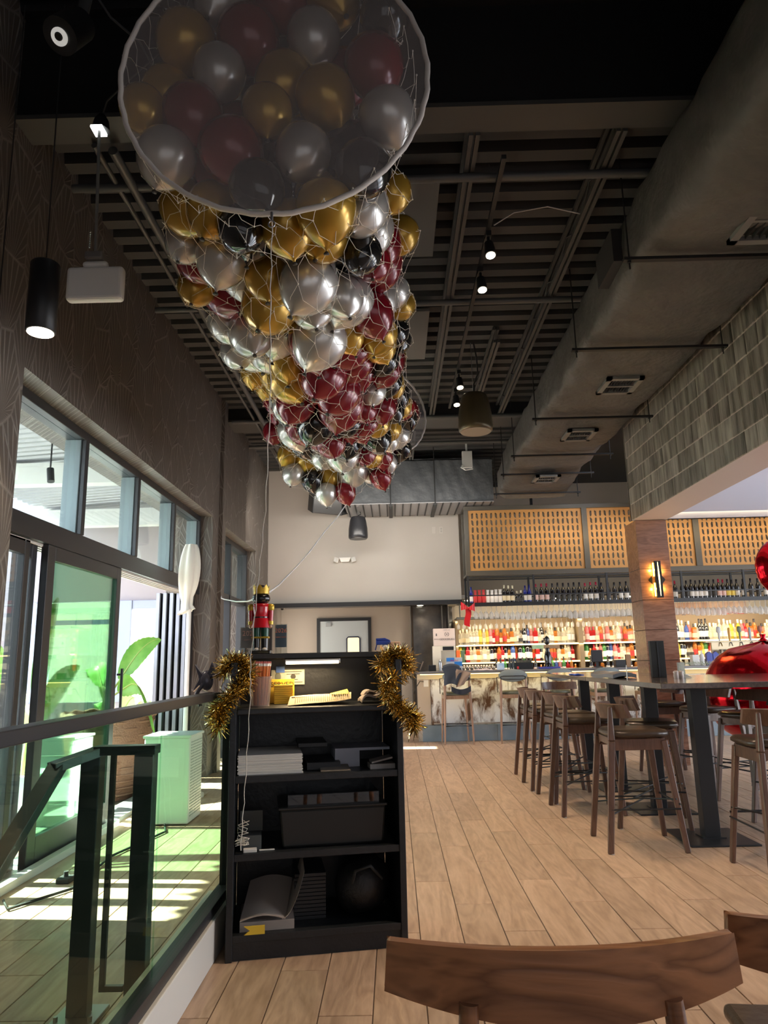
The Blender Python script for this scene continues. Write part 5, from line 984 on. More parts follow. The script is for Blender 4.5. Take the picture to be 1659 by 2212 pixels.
one('blue_tray', B().box(2.28, 2.62, 11.62, 11.80, 1.0855, 1.115), mat('tray_blue', (.05, .06, .32), .4), 'dark blue tray beside the black tap tower', 'tray', bevel=.005)
t = thing('pos_terminal', 'black payment terminal on the bar near the pillar', 'payment terminal', (3.3, 11.9, 1.085)); mk('screen', B().box(3.18, 3.36, 11.85, 11.88, 1.17, 1.36), blackmetal, t, .006); mk('foot', B().box(3.2, 3.34, 11.82, 11.95, 1.0855, 1.10).box(3.25, 3.29, 11.86, 11.9, 1.10, 1.18), blackmetal, t)
t = thing('condiment_box', 'dark condiment box with a wooden block on the bar by the pillar', 'box', (3.75, 11.9, 1.085)); mk('box_body', B().box(3.56, 3.72, 11.84, 11.96, 1.0855, 1.20), blackmetal, t, .004); mk('wood_block', B().box(3.73, 3.80, 11.84, 11.90, 1.0855, 1.28), wood('block_wood', (.25, .12, .05), (.5, .27, .12), .5, 2), t, .003)
t = thing('squeeze_bottle', 'white squeeze bottle on the bar right of the pillar', 'bottle', (4.95, 11.85, 1.085)); mk('body', B().lathe([(.035, 0), (.036, .14), (.03, .17), (.012, .18), (.005, .24), (0, .24)], (4.95, 11.85, 1.0855), 14), white, t)
one('white_carton', B().box(4.78, 4.89, 11.80, 11.92, 1.0855, 1.25), white, 'white carton beside the squeeze bottle', 'carton', bevel=.004)
for i in range(2): one('blue_carton', B().box(5.02+i*.10, 5.11+i*.10, 11.82, 11.9, 1.0855, 1.26).prism([(5.02+i*.10, 1.26), (5.11+i*.10, 1.26), (5.065+i*.10, 1.295)], (11.82, 11.9)), mat('carton_navy', (.03, .06, .35), .4), ('navy blue carton nearest the squeeze bottle', 'navy blue carton beside the steel tumblers')[i], 'carton')
for i in range(4): one('steel_tumbler', B().lathe([(.03, 0), (.042, .24), (.040, .24), (.028, .01), (0, .01)], (5.30+i*.09, 11.9, 1.0855+.03*(i % 2)*0), 16), steel, 'tall steel shaker tumbler in the row on the bar behind the red balloon', 'tumbler', 'steel shaker tumblers on the bar')
one('orange_cup', B().lathe([(.03, 0), (.045, .10), (.043, .10), (.0, .01)], (5.66, 11.78, 1.0855), 14), mat('orange_cup', (.80, .25, .08), .4), 'orange cup on the bar behind the red balloon', 'cup')
tapc = (((.8, .8, .8), 'white'), ((.85, .45, .08), 'orange'), ((.25, .30, .22), 'green-grey'), ((.5, .5, .52), 'silver'), ((.55, .20, .15), 'red-brown'), ((.75, .62, .35), 'tan round-headed'))
for i, (c, nm) in enumerate(tapc):
    x = 5.35+i*.17; t = thing('beer_tap', nm+' tap handle on the draught tower', 'beer tap', (x, 12.05, 1.45)); mk('handle', B().lathe([(.012, 0), (.018, .05), (.022, .16), (.016, .22), (0, .23)] if i % 2 else [(.012, 0), (.016, .14), (.035, .16), (.038, .2), (.028, .24), (0, .25)], (x, 12.05, 1.45), 12), mat('tap_%d' % i, c, .35), t)
    mk('spout', B().tube([(x, 12.05, 1.45), (x, 12.0, 1.43), (x, 11.97, 1.38)], .010, 6), mat('brass', (.75, .5, .2), .2, 1) if i == 0 else steel, t)
one('draught_tower', B().box(5.2, 6.4, 12.03, 12.08, 1.0855, 1.45).box(5.1, 6.5, 12.02, 12.09, 1.44, 1.46), mat('brass_tower', (.42, .34, .22), .3, .5), 'brassy draught tower carrying the row of tap handles', 'beer tap', bevel=.004)
mural = mat('mural_brown', (.32, .16, .09), .6, var=(3, (.60, .42, .30)))
t = thing('wall_mural', 'brown mural panel with red and cream rays on the wall behind the tap handles', 'artwork', (6.0, 14.2, 1.9)); mk('canvas', B().box(5.3, 6.9, 14.2, 14.24, 1.55, 2.25), mural, t)
q = B()
for i in range(5): a = -.15-i*.16; q.add([(6.3, 14.195, 2.1), (7.0, 14.195, 2.1+.7*math.tan(a)), (7.0, 14.195, 2.1+.7*math.tan(a-.07))], [(0, 1, 2)])
mk('rays', q, lab_r, t)
t = thing('counter_garland', 'pale frosted greenery garland on the bar beside the pillar', 'garland', (4.75, 11.6, 1.1)); q = B()
for i in range(260): c = Vector((4.45+.75*random.random(), 11.55+.06*random.random(), 1.09+.05*random.random())); d = Vector((random.gauss(0, 1), random.gauss(0, 1), abs(random.gauss(0, .8)))).normalized()*.04; s_ = Vector((.004, 0, .004)); q.add([c-s_, c+s_, c+d], [(0, 1, 2)])
mk('sprigs', q, mat('frosted_green', (.42, .46, .32), .6), t, kind='stuff')
# red bow
t = thing('red_bow', 'red ribbon bow tied to the corner of the bottle cage', 'bow', (1.2, 11.55, 2.05)); rb = mat('red_ribbon', (.50, .005, .01), .45)
mk('loop', B().slab(lambda u, v: (1.195-.11*u, 11.56-.05*math.sin(PI*u), 2.06+(v-.5)*(.02+.12*u)+.035*u), (0, .006, 0), 8, 4), rb, t); mk('loop', B().slab(lambda u, v: (1.195+.11*u, 11.56-.05*math.sin(PI*u), 2.05+(v-.5)*(.02+.12*u)+.025*u), (0, .006, 0), 8, 4), rb, t)
mk('tail', B().slab(lambda u, v: (1.15+.09*u-.02*v+.01*math.sin(v*6), 11.55, 2.05-.26*v-.03*u*v), (0, .006, 0), 5, 10), rb, t); mk('knot', B().ball((1.195, 11.545, 2.055), .02), rb, t)
# recess: door, camera dome, switch plates, emergency light, downlights
dr = struct('door_10', B().box(-1.50, -1.44, 14.14, 14.2, 0, 2.10).box(-.50, -.44, 14.14, 14.2, 0, 2.10).box(-1.44, -.50, 14.14, 14.2, 2.04, 2.10), blackmetal)
mk('door_panel', B().box(-1.44, -.50, 14.165, 14.195, 0, 2.04), mat('door_pale', (.50, .55, .56), .45), dr)
q = B(); pts = [(-.92, 1.38), (-.66, 1.38), (-.66, 1.70), (-.69, 1.73), (-.89, 1.73), (-.92, 1.70)]
mk('door_window', B().prism([(-.90, 1.40), (-.68, 1.40), (-.68, 1.70), (-.70, 1.715), (-.88, 1.715), (-.90, 1.70)], (14.150, 14.165)), mat('lit_pane', (.9, .82, .6), .4, emit=((1, .86, .58), .55)), dr)
mk('window_gasket', q.tube([(a, 14.155, z) for a, z in pts], .012, 6, True), mat('gasket_blue', (.02, .025, .06), .4), dr)
mk('closer', B().box(-1.32, -1.22, 14.12, 14.165, 1.94, 2.01), mat('closer_grey', (.35, .37, .38), .4), dr)
area('recess_side_area', (-1.9, 13.4, 1.4), (.6, .8, 0), .5, 1.6, 9, (1, .95, .85))  # area lamp at the side of the recess, aimed at the door wall
t = thing('dome_camera', 'small white dome security camera under the header of the recess', 'camera', (-2.0, 13.0, 2.22)); mk('housing', B().lathe([(.045, 0), (.06, .03), (.06, .075), (0, .08)], (-2.0, 13.0, 2.225), 18), white, t); mk('lens', B().ball((-2.0, 12.99, 2.222), .028), blackmetal, t)
t = thing('emergency_light', 'white twin-headed emergency light on the greige back wall', 'emergency light', (-.83, 12.58, 3.03))
mk('housing', B().prism([(-.94, 3.065), (-.72, 3.065), (-.76, 2.985), (-.90, 2.985)], (12.545, 12.60)), white, t, .006)
for s_, x in ((-1, -.985), (1, -.68)): 
    q = B(); q.T = Matrix.Translation((x, 12.545, 3.02)) @ Matrix.Rotation(-.3*s_, 4, 'Y'); q.box(-.04, .04, -.03, .02, -.04, .04); hh = mk('lamp_head', q, white, t, .006)
    q = B(); q.T = Matrix.Translation((x, 12.545, 3.02)) @ Matrix.Rotation(-.3*s_, 4, 'Y')
    for i in range(3):
        for j in range(3): q.box(-.032+i*.023, -.014+i*.023, -.034, -.03, -.032+j*.023, -.014+j*.023)
    mk('led', q, mat('led_grey', (.45, .45, .43), .3), hh)
for x, lb in ((.757, 'blank white cover plate high on the back wall'), (.889, 'white outlet plate high on the back wall beside the blank one')):
    t = thing('wall_plate', lb, 'wall plate', (x, 12.6, 3.52)); mk('plate', B().box(x-.035, x+.035, 12.594, 12.6, 3.46, 3.585), mat('plate_greige', (.50, .47, .43), .4), t, .002)
    if x > .8: mk('socket', B().box(x-.015, x+.015, 12.592, 12.594, 3.53, 3.56).box(x-.015, x+.015, 12.592, 12.594, 3.485, 3.515), mat('socket_grey', (.38, .36, .33), .4), t)
for i, (x, y) in enumerate(((.60, 13.0), (.52, 13.9), (1.35, 13.0), (2.9, 12.9), (4.2, 12.9))):
    t = thing('recessed_downlight', ('lit recessed downlight over the till screen', 'lit recessed downlight farthest back over the dark stone panel', 'lit recessed downlight behind the red bow', 'lit recessed downlight over the middle of the bar', 'lit recessed downlight over the bar behind the pillar')[i], 'downlight', (x, y, 2.29)); mk('lens', B().cyl((x, y, 2.298), (x, y, 2.285), .06, .055, 18), mat('downlight_lit%d' % i, (1, .95, .8), .4, emit=((1, .90, .70), 9)), t); mk('trim_ring', B().lathe([(.058, -.006), (.075, -.006), (.075, 0)], (x, y, 2.298), 18), white, t)
    spot('recess_lamp', (x, y, 2.27), (0, 0, -1), 13, (1, .84, .6), 1.9, .6)
t = thing('wall_outlet', 'white plug and outlet with a dangling cable on the bar end panel', 'outlet', (.47, 11.85, .9)); mk('plate', B().box(.46, .54, 11.845, 11.86, .84, .95), white, t, .003); mk('cord', B().tube([(.46, 11.84, .92), (.40, 11.80, .93), (.34, 11.80, .84), (.30, 11.85, .74)], .006), rubber, t)
# ================= HIGH TABLES, STOOLS, CHAIRS =================
wal = wood('walnut_stool', (.075, .034, .020), (.155, .078, .050), .38, 2, 1.4, .14, .2, 1.2, .35); seat_m = mat('brown_leatherette', (.045, .030, .020), .3, bump=(30, .1), coat=.15)
def stool_proto(label, group):
    t = proto('bar_stool', label, 'stool', group)                # faces +y, back at -y
    for sx in (-1, 1):
        f, kx = (sx*.235, .235, 0), (sx*.165, .165, .70)
        mk('leg', B().bar(f, kx, .028, .034, (0, 1, 0), .034, .045), wal, t, .006)
        r0, r1_, r2_ = (sx*.250, -.265, 0), (sx*.195, -.190, .70), (sx*.176, -.178, .925)
        mk('leg', B().bar(r0, r1_, .030, .040, (0, 1, 0), .036, .046).bar(r1_, r2_, .036, .046, (0, 1, 0), .024, .026), wal, t, .008)
        mk('side_rail', B().bar((sx*.18, -.18, .675), (sx*.165, .165, .675), .024, .075), wal, t, .004)
    mk('apron', B().prism([(-.17, .64), (-.12, .66), (.12, .66), (.17, .64), (.17, .715), (-.17, .715)], (.15, .175)), wal, t, .004)
    mk('apron', B().prism([(-.19, .64), (-.12, .665), (.12, .665), (.19, .64), (.19, .715), (-.19, .715)], (-.19, -.165)), wal, t, .004)
    q = B(); n = 28; rings = []
    for r, z in ((.90, .716), (1.0, .728), (1.0, .745), (.93, .760), (.6, .766), (0.02, .764)):
        vs = []
        for i in range(n):
            a = 2*PI*i/n; cx = math.copysign(abs(math.cos(a))**.55, math.cos(a)); sx = math.copysign(abs(math.sin(a))**.55, math.sin(a)); vs.append((.225*r*cx*(1-.06*sx), .215*r*sx+.01, z+.006*abs(cx)*r))
        rings += vs
    q.add(rings, [(i*n+k, i*n+(k+1) % n, (i+1)*n+(k+1) % n, (i+1)*n+k) for i in range(5) for k in range(n)], True); q.add(rings[:n], [tuple(range(n))])
    mk('seat', q, seat_m, t)
    def br(u, v):
        a = (u-.5)*2; x = a*.225; y = -.222+.135*a*a; z = .840+v*(.100-.012*a*a)+.010*a*a; return (x, y-(v-.5)*.035, z)
    mk('backrest', B().slab(br, (0, .024, .004), 18, 4), wal, t, .004)
    mk('footrest', B().cyl((-.225, .215, .30), (.225, .215, .30), .007, n=8).cyl((-.24, -.235, .27), (-.225, .22, .27), .006, n=8).cyl((.24, -.235, .27), (.225, .22, .27), .006, n=8).tube([(-.23, -.23, .24), (0, .05, .30), (.23, -.23, .24)], .006).tube([(-.22, .2, .33), (0, -.02, .30), (.22, .2, .33)], .006), blackmetal, t)
    mk('glide', B().cyl((-.255, -.255, 0), (-.255, -.255, .006), .012, n=8).cyl((.255, -.255, 0), (.255, -.255, .006), .012, n=8), steel, t)
    return t
G_ = 'walnut bar stools around the high tables'
stools = [  # x, y, facing angle (0 = +y), label
 (1.655, 5.285, -PI/2-.04, 'walnut bar stool nearest the camera on the window side of the high tables'),
 (1.98, 5.90, -PI/2-.30, 'walnut bar stool tucked in behind the nearest window-side stool'),
 (1.60, 6.42, -PI/2, 'walnut bar stool second along the aisle side of the high tables'),
 (1.62, 6.98, -PI/2+.12, 'walnut bar stool third along the aisle, almost touching the second'),
 (1.57, 7.60, -PI/2, 'walnut bar stool fourth along the aisle side'),
 (1.58, 8.14, -PI/2, 'walnut bar stool at the bar end of the aisle side'),
 (2.30, 4.58, .02, 'walnut bar stool at the near end of the high table, cut by the picture edge'),
 (3.02, 5.75, PI/2+.45, 'walnut bar stool on the far side with its curved back turned to the red balloon'),
 (3.10, 6.55, PI/2+.25, 'second walnut bar stool on the far side of the high tables'),
 (3.05, 7.3, PI/2+.35, 'third walnut bar stool on the far side, behind the first table post'),
 (2.95, 8.2, PI/2, 'fourth walnut bar stool on the far side near the pillar'),
 (2.15, 9.62, PI, 'walnut bar stool at the bar end of the tables, curved back to the bar')]
s0 = stool_proto(stools[0][3], G_); put(s0, (stools[0][0], stools[0][1], 0), stools[0][2])
for x, y, a, lb in stools[1:]: dup(s0, (x, y, 0), a, lb, G_)
ttop = wood('dark_tabletop', (.055, .040, .034), (.115, .085, .07), .12, 1, .8, .05, .6, 1.0, .3)
edge_m = mat('table_edge', (.10, .085, .075), .35)
def high_table(x0, x1, y0, y1, posts, lab):
    t = thing('high_table', lab, 'table', ((x0+x1)/2, (y0+y1)/2, 0), 'high tables with black pedestals')
    mk('tabletop', B().box(x0, x1, y0, y1, 1.038, 1.075), ttop, t, .003)
    for x, y in posts:
        mk('post', B().box(x-.055, x+.055, y-.045, y+.045, .012, 1.02), blackmetal, t, .003)
        p = mk('base_plate', B().box(x-.235, x+.235, y-.25, y+.25, 0, .012), blackmetal, t, .004)
        mk('base_collar', B().box(x-.08, x+.08, y-.07, y+.07, .012, .02), blackmetal, p); mk('top_bracket', B().box(x-.2, x+.2, y-.15, y+.15, 1.02, 1.037), blackmetal, t)
high_table(1.80, 3.55, 5.02, 6.98, ((2.19, 5.42), (2.19, 6.42), (3.32, 5.18)), 'nearest dark-topped high table beside the aisle')
high_table(1.80, 2.75, 7.0, 9.15, ((2.19, 7.45), (2.19, 8.6)), 'second dark-topped high table, nearer the bar')
high_table(3.6, 4.5, 5.9, 7.0, ((4.05, 6.45),), 'dark-topped high table in front of the big red balloon')
# table items
t = thing('menu_stack', 'grey wrapped menus lying on the high table near the pillar', 'menu', (2.1, 6.6, 1.075))
mk('menu', B().slab(lambda u, v: (1.86+.20*u, 6.3+.7*v, 1.0765+.020*math.sin(PI*u)+.006*math.sin(7*v)), (0, 0, .03), 8, 8), mat('grey_cover', (.14, .15, .17), .25), t)
one('white_straw', B().cyl((1.90, 6.05, 1.076), (1.902, 6.05, 1.19), .004), white, 'upright white straw on the high table in front of the menus', 'straw')
one('blue_folder', B().slab(lambda u, v: (1.85+.10*u, 7.6+.25*v, 1.0765+.006*math.sin(4*u+3*v)), (0, 0, .008), 5, 5), mat('blue_film', (.03, .10, .55), .3), 'crumpled blue wrapper on the second high table', 'wrapper')
t = thing('check_presenter', 'tall black menu box standing on the near high table', 'menu', (2.28, 6.35, 1.0755))
mk('cover', B().box(2.21, 2.33, 6.33, 6.38, 1.0755, 1.385), rubber, t, .003); mk('spine', B().box(2.265, 2.275, 6.325, 6.33, 1.08, 1.38), satin, t)
t = thing('table_sign', 'clear acrylic table sign beside the black menu box', 'sign', (2.40, 6.2, 1.0755)); mk('acrylic', B().box(2.37, 2.43, 6.18, 6.19, 1.0755, 1.20).prism([(2.37, 1.0755), (2.47, 1.0755), (2.43, 1.10), (2.37, 1.10)], (6.15, 6.21)), mat('acrylic_solid', (.55, .58, .56), .15, alpha=.6), t); mk('insert', B().box(2.375, 2.425, 6.178, 6.18, 1.09, 1.195), mat('insert_pale', (.6, .62, .52), .5, var=(20, (.35, .4, .3))), t)
t = thing('condiment_set', 'small glass jars clustered on the near high table', 'jars', (2.33, 6.1, 1.0755))
for dx, dy in ((0, 0), (.045, .01), (.02, .045)): j = mk('jar', B().lathe([(.018, 0), (.022, .02), (.018, .035), (.022, .05), (.014, .06), (0, .06)], (2.30+dx, 6.05+dy, 1.0755), 12), mat('jar_glass', (.55, .45, .40), .15, alpha=.8), t)
# wall sconce on the pillar
t = thing('wall_sconce', 'black wall sconce glowing gold on the wood pillar', 'wall lamp', (3.225, 8.76, 2.16))
gold_l = mat('sconce_glow', (1, .6, .1), .4, emit=((1, .62, .10), 16))
mk('back_plate', B().prism([(3.12, 2.16), (3.165, 2.21), (3.165, 2.11)], (8.77, 8.785)).prism([(3.325, 2.16), (3.285, 2.21), (3.285, 2.11)], (8.77, 8.785)), blackmetal, t)
mk('bar', B().box(3.185, 3.265, 8.71, 8.735, 1.94, 2.385), blackmetal, t, .003); mk('bracket', B().box(3.20, 3.25, 8.735, 8.785, 2.13, 2.19), blackmetal, t)
mk('light_edge', B().box(3.178, 3.184, 8.737, 8.76, 1.96, 2.12).box(3.178, 3.184, 8.737, 8.76, 2.20, 2.365), gold_l, t); mk('front_light', B().prism([(3.222, 2.37), (3.228, 2.37), (3.238, 2.20), (3.233, 1.96), (3.227, 1.96), (3.220, 2.2)], (8.7075, 8.7095)), mat('front_glow', (1, .8, .3), .4, emit=((1, .74, .22), 6)), t)
for dx in (-.07, .07):
    for z in (2.05, 2.28): point('sconce_lamp', (3.225+dx*.9, 8.755, z), 1.1, (1, .58, .14), .012)
# foil balloons
foil = mat('red_foil', (.62, .006, .018), .16, .9, bump=(7, .25))
def foil_balloon(c, r, th, rot, lab, tail):
    t = thing('foil_balloon', lab, 'balloon', c); q = B(); q.T = Matrix.Translation(c) @ rot; vs = []; nu, nv = 64, 14
    for j in range(nv+1):
        for i in range(nu):
            v = j/nv*2-1; a = 2*PI*i/nu; rr = math.sqrt(max(0, 1-abs(v)**2.2)); ed_ = max(0, rr-.72)/.28; wr = 1-.035*ed_*(.5+.5*math.sin(i*PI*.5*2))+.012*ed_*math.sin(i*2.9); vs.append((r*rr*math.cos(a)*wr, r*rr*math.sin(a)*wr, th*v*(1+.02*math.sin(5*a))))
    q.add(vs, [(j*nu+i, j*nu+(i+1) % nu, (j+1)*nu+(i+1) % nu, (j+1)*nu+i) for j in range(nv) for i in range(nu)], True); mk('foil', q, foil, t)
    q = B(); q.tube([(c[0]+.02*math.sin(i), c[1]+.01*math.cos(i), c[2]-r*.9-(c[2]-r*.9-.03)*i/8) for i in range(9)], .003, 4); mk('ribbon', q, rb, t)
    mk('weight', B().lathe([(.035, 0), (.045, .02), (.03, .05), (.01, .06), (0, .06)], (c[0]+.02*math.sin(8), c[1]+.01*math.cos(8), 0), 12), rb, t)
    return t
fb = foil_balloon((3.90, 7.75, .85), .64, .53, Matrix.Rotation(0, 4, 'X'), 'big round red foil balloon standing on the floor beyond the high table', 1)
mk('nozzle', B().lathe([(.05, 0), (.02, .03), (.03, .06), (.035, .07), (0, .05)], (3.90, 7.75, 1.385), 12), foil, fb)
foil_balloon((4.12, 7.5, 2.13), .33, .16, Matrix.Rotation(PI/2, 4, 'X'), 'red foil balloon floating at the right edge above the wine cage', 1)
# upholstered bar stools at the counter
wl_ = wood('light_walnut', (.26, .14, .08), (.42, .26, .17), .35, 2, 1.4, .1, .2, 1.2, .3); pad_m = mat('grey_upholstery', (.19, .22, .22), .6, bump=(60, .1)); seatg = mat('olive_seat', (.11, .115, .08), .4)
bs = proto('upholstered_stool', 'x', 'stool', 'grey-backed bar stools at the stone counter')
for sx in (-1, 1):
    mk('leg', B().cyl((sx*.21, .22, 0), (sx*.175, .19, .72), .012, .021, 12), wl_, bs); mk('leg', B().cyl((sx*.22, -.22, 0), (sx*.19, -.20, .86), .012, .022, 12).cyl((sx*.19, -.20, .86), (sx*.185, -.20, .95), .02, .010, 12), wl_, bs)
    mk('arm_rail', B().tube([(sx*.185, -.20, .95), (sx*.19, -.20, .985), (sx*.15, -.235, .995), (0, -.25, .995)], .007).tube([(sx*.23, .10, .74), (sx*.24, .02, .97), (sx*.19, -.18, .985)], .006), blackmetal, bs)
mk('back_bar', B().cyl((-.185, -.235, .945), (.185, -.235, .945), .005, n=6), blackmetal, bs)
mk('seat_rail', B().box(-.19, .19, -.20, -.17, .665, .72).box(-.18, .18, .16, .19, .665, .72).box(-.2, -.17, -.18, .17, .665, .72).box(.17, .2, -.18, .17, .665, .72), wl_, bs, .004)
mk('seat', B().lathe([(.20, .72), (.215, .735), (.21, .758), (.15, .77), (0, .772)], (0, 0, 0), 28), seatg, bs)
q = B(); nu = 32; vs = []
for k, (s_, y) in enumerate(((.0, 0), (.9, 0), (1, .012), (.9, .035), (0, .04))):
    for i in range(nu): a = 2*PI*i/nu; x = .22*s_*math.cos(a); z = 1.00+.095*s_*math.sin(a); vs.append((x, -.225+y+.9*x*x, z))
q.add(vs, [(j*nu+i, j*nu+(i+1) % nu, (j+1)*nu+(i+1) % nu, (j+1)*nu+i) for j in range(4) for i in range(nu)], True); mk('back_pad', q, pad_m, bs)
mk('footrest', B().tube([(-.205, -.21, .27), (.205, -.21, .27), (.195, .20, .27), (-.195, .20, .27)], .008, 8, True), blackmetal, bs)
bl_ = (('grey-backed bar stool with a jacket over its back at the left end of the bar', .94), ('grey-backed bar stool second from the left end of the bar', 1.83), ('grey-backed bar stool third along the bar, half behind the high table', 2.52), ('grey-backed bar stool fourth along the bar, behind the table posts', 3.25), ('grey-backed bar stool right of the pillar at the bar', 3.98))
for i, (lb, x) in enumerate(bl_):
    if i == 0: bs['label'] = lb; put(bs, (x, 11.52, 0), .06)
    else: dup(bs, (x, 11.50, 0), (-.1, .05, 0, .08)[i-1], lb)
t = thing('draped_jacket', 'dark blue and tan jacket draped over the first grey-backed stool', 'jacket', (.9, 11.28, .98))
def jk(x0, w, z0, h, ph, y0):
    return lambda u, v: (x0+w*(u-.5)*(1-.35*v)+.02*math.sin(v*5+ph), y0-.03*math.sin(PI*u)-.02*math.sin(9*u+ph)*v, z0-h*v+.03*math.sin(PI*u))
mk('body', B().slab(jk(.87, .30, 1.13, .26, 0, 11.26), (0, .012, 0), 14, 12).slab(lambda u, v: (.87+.26*(u-.5), 11.26+.10*v-.02*math.sin(PI*u), 1.13+.03*math.sin(PI*v)+.03*math.sin(PI*u)), (0, 0, .01), 10, 6), mat('navy_cloth', (.035, .045, .065), .85), t)
mk('lining', B().slab(lambda u, v: (.93+.24*u-.12*v*u, 11.245-.02*math.sin(8*u+4*v), 1.12-.06*u-.28*v+.10*v*u), (0, .012, 0), 12, 12), mat('tan_cloth', (.30, .22, .17), .85), t)
mk('hem', B().slab(lambda u, v: (.86+.30*u, 11.30-.01*math.sin(10*u), .86-.08*v-.05*math.sin(PI*u)), (0, .01, 0), 12, 5), mat('navy_cloth2', (.03, .035, .05), .85), t)
# foreground dining chairs
dw = wood('dining_walnut', (.19, .075, .032), (.42, .18, .08), .28, 0, 1.1, .05, .35, 1.0, .8)
def dining_chair(lab, loc, rz):
    t = proto('dining_chair', lab, 'chair', 'walnut dining chairs in front of the camera')
    def rail(u, v):
        a = (u-.5)*2; x = a*.316; y = .0+.075*a*a; top = .785-.004*a*a; bot = .664+.036*abs(a)**1.6; return (x*(1-.02*v), y, bot+(top-bot)*v)
    mk('top_rail', B().slab(rail, (0, .022, 0), 28, 6), dw, t, .006)
    for s_ in (-1, 1):
        mk('leg', B().cyl((s_*.215, -.02, 0), (s_*.19, .02, .45), .013, .020, 14).cyl((s_*.19, .02, .45), (s_*.172, .025, .70), .020, .017, 14), dw, t)
        mk('leg', B().cyl((s_*.21, .46, 0), (s_*.19, .42, .43), .013, .020, 14), dw, t)
        mk('side_rail', B().bar((s_*.19, .02, .41), (s_*.19, .42, .41), .022, .05), dw, t, .004)
    mk('front_rail', B().bar((-.19, .42, .41), (.19, .42, .41), .022, .05).bar((-.19, .02, .41), (.19, .02, .41), .022, .05), dw, t, .004)
    mk('seat', B().box(-.23, .23, .03, .46, .44, .475), seat_m, t, .015, seg=3); put(t, loc, rz); return t
dining_chair('walnut dining chair with broad curved top rail, back to the camera', (.285, 1.335, 0), .010)
dining_chair('second walnut dining chair cut off by the right edge of the picture', (.925, 1.40, 0), -.10)
# ================= PATIO OUTSIDE THE WINDOWS =================
conc = mat('pale_concrete', (.42, .40, .37), .8, var=(2, (.34, .33, .31)))
struct('patio_floor', B().box(-60, -2.75, -40, 60, -.14, -.02).box(-2.75, 60, -40, -3.75, -.14, -.05).box(8.35, 60, -3.75, 60, -.14, -.05), conc)
pw = mat('mauve_wall', (.36, .32, .33), .7); bf = mat('blue_grey_frame', (.30, .33, .45), .4)
b = B().box(-9, -5.55, 11.0, 11.15, 0, 3.9).box(-5.55, -3.2, 11.0, 11.15, 2.25, 3.9).box(-3.2, -2.75, 11.0, 11.15, 0, 3.9).box(-5.55, -3.2, 11.0, 11.15, 0, .75)
struct('patio_wall', b, pw)
wf_ = struct('window_3', B().box(-4.22, -3.98, 10.93, 11.02, .75, 2.25).box(-3.30, -3.2, 10.95, 11.02, .75, 2.25).box(-3.98, -3.30, 10.95, 11.02, 2.12, 2.25).box(-5.55, -5.45, 10.95, 11.02, .75, 2.25).box(-5.45, -4.22, 10.95, 11.02, 1.9, 1.97), bf, bevel=.005)
mk('pane', B().box(-3.98, -3.3, 11.05, 11.056, .75, 2.12).box(-5.45, -4.22, 11.05, 11.056, .75, 2.25), gls, wf_)
struct('patio_back_wall', B().box(-9.2, -9, -4, 11.15, 0, 1.6), mat('patio_low_wall', (.50, .42, .38), .8))
one('far_building', B().box(-9, -2.9, 19, 22, -.02, 2.5).box(-9.2, -2.8, 18.9, 22.1, 2.5, 3.3), [mat('ochre_stucco', (.78, .68, .48), .8)], 'ochre building beyond the patio window', 'building')
# patio roof: corrugated sheet with beams and a skylight gap
galv = mat('galvanised_roof', (.34, .35, .36), .4, .5); prof = []; y = 3.0; b = B(); vs = []
while y < 11.0:
    prof += [(y, 3.62), (y+.05, 3.62), (y+.07, 3.66), (y+.12, 3.66)]; y += .14
for (yy, z) in prof: vs += [(-5.0, yy, z-.14), (-2.75, yy, z)]
b.add(vs, [(2*i, 2*i+1, 2*i+3, 2*i+2) for i in range(len(prof)-1)]); vs = []
for (yy, z) in prof: vs += [(-9, yy, z-.45), (-7.6, yy, z-.33)]
b.add(vs, [(2*i, 2*i+1, 2*i+3, 2*i+2) for i in range(len(prof)-1)])
pr_ = struct('patio_roof', b, galv)
wbm = mat('whitewashed_beam', (.62, .64, .62), .7)
for i, (y, z) in enumerate(((5.4, 3.3), (7.6, 3.25), (9.8, 3.2))): mk('beam', B().box(-9, -2.76, y, y+.16, z, z+.24), wbm, pr_)
mk('post', B().box(-9, -8.85, 5.4, 5.55, 0, 3.3).box(-9, -8.85, 9.8, 9.95, 0, 3.2), bf, pr_)
for i, (y, x) in enumerate(((5.95, -3.5), (6.9, -3.4))):
    t = thing('patio_spotlight', ('black patio spotlight nearest the doors, seen through the transom', 'black patio spotlight seen through the second transom pane')[i], 'spotlight', (x, y, 3.3)); mk('head', B().cyl((x, y, 3.22), (x+.03, y-.03, 3.08), .035, .035, 14), blackmetal, t); mk('stem', B().cyl((x, y, 3.22), (x, y, 3.56), .008), blackmetal, t)
# closed white umbrella standing in the doorway
ux, uy = -2.10, 7.4
canv = mat('cream_canvas', (.82, .80, .72), .85)
t = thing('closed_umbrella', 'closed white umbrella on a white pole in the open doorway', 'umbrella', (ux, uy, 0))
mk('pole', B().cyl((ux, uy, .04), (ux, uy, 1.95), .024, n=16), white, t)
def um(u, v):
    a = 2*PI*u; f = 1+.16*math.cos(5*a)+.05*math.cos(9*a+1); r = (.055+.045*math.sin(PI*min(1, v*1.25))**.7 if v < .95 else .085)*f*(1 if v < .97 else .97)
    return (ux+r*math.cos(a)-.03*v+.06*(v-.3)*0, uy+r*math.sin(a), 2.50-.70*v+.03*math.cos(a)*v)
mk('canopy', B().grid(um, 40, 16).add([um(i/20, 0) for i in range(20)], [tuple(range(20))]), canv, t)
mk('base', B().lathe([(.2, 0), (.2, .03), (.05, .045), (.03, .1), (0, .1)], (ux, uy, 0), 24), white, t)
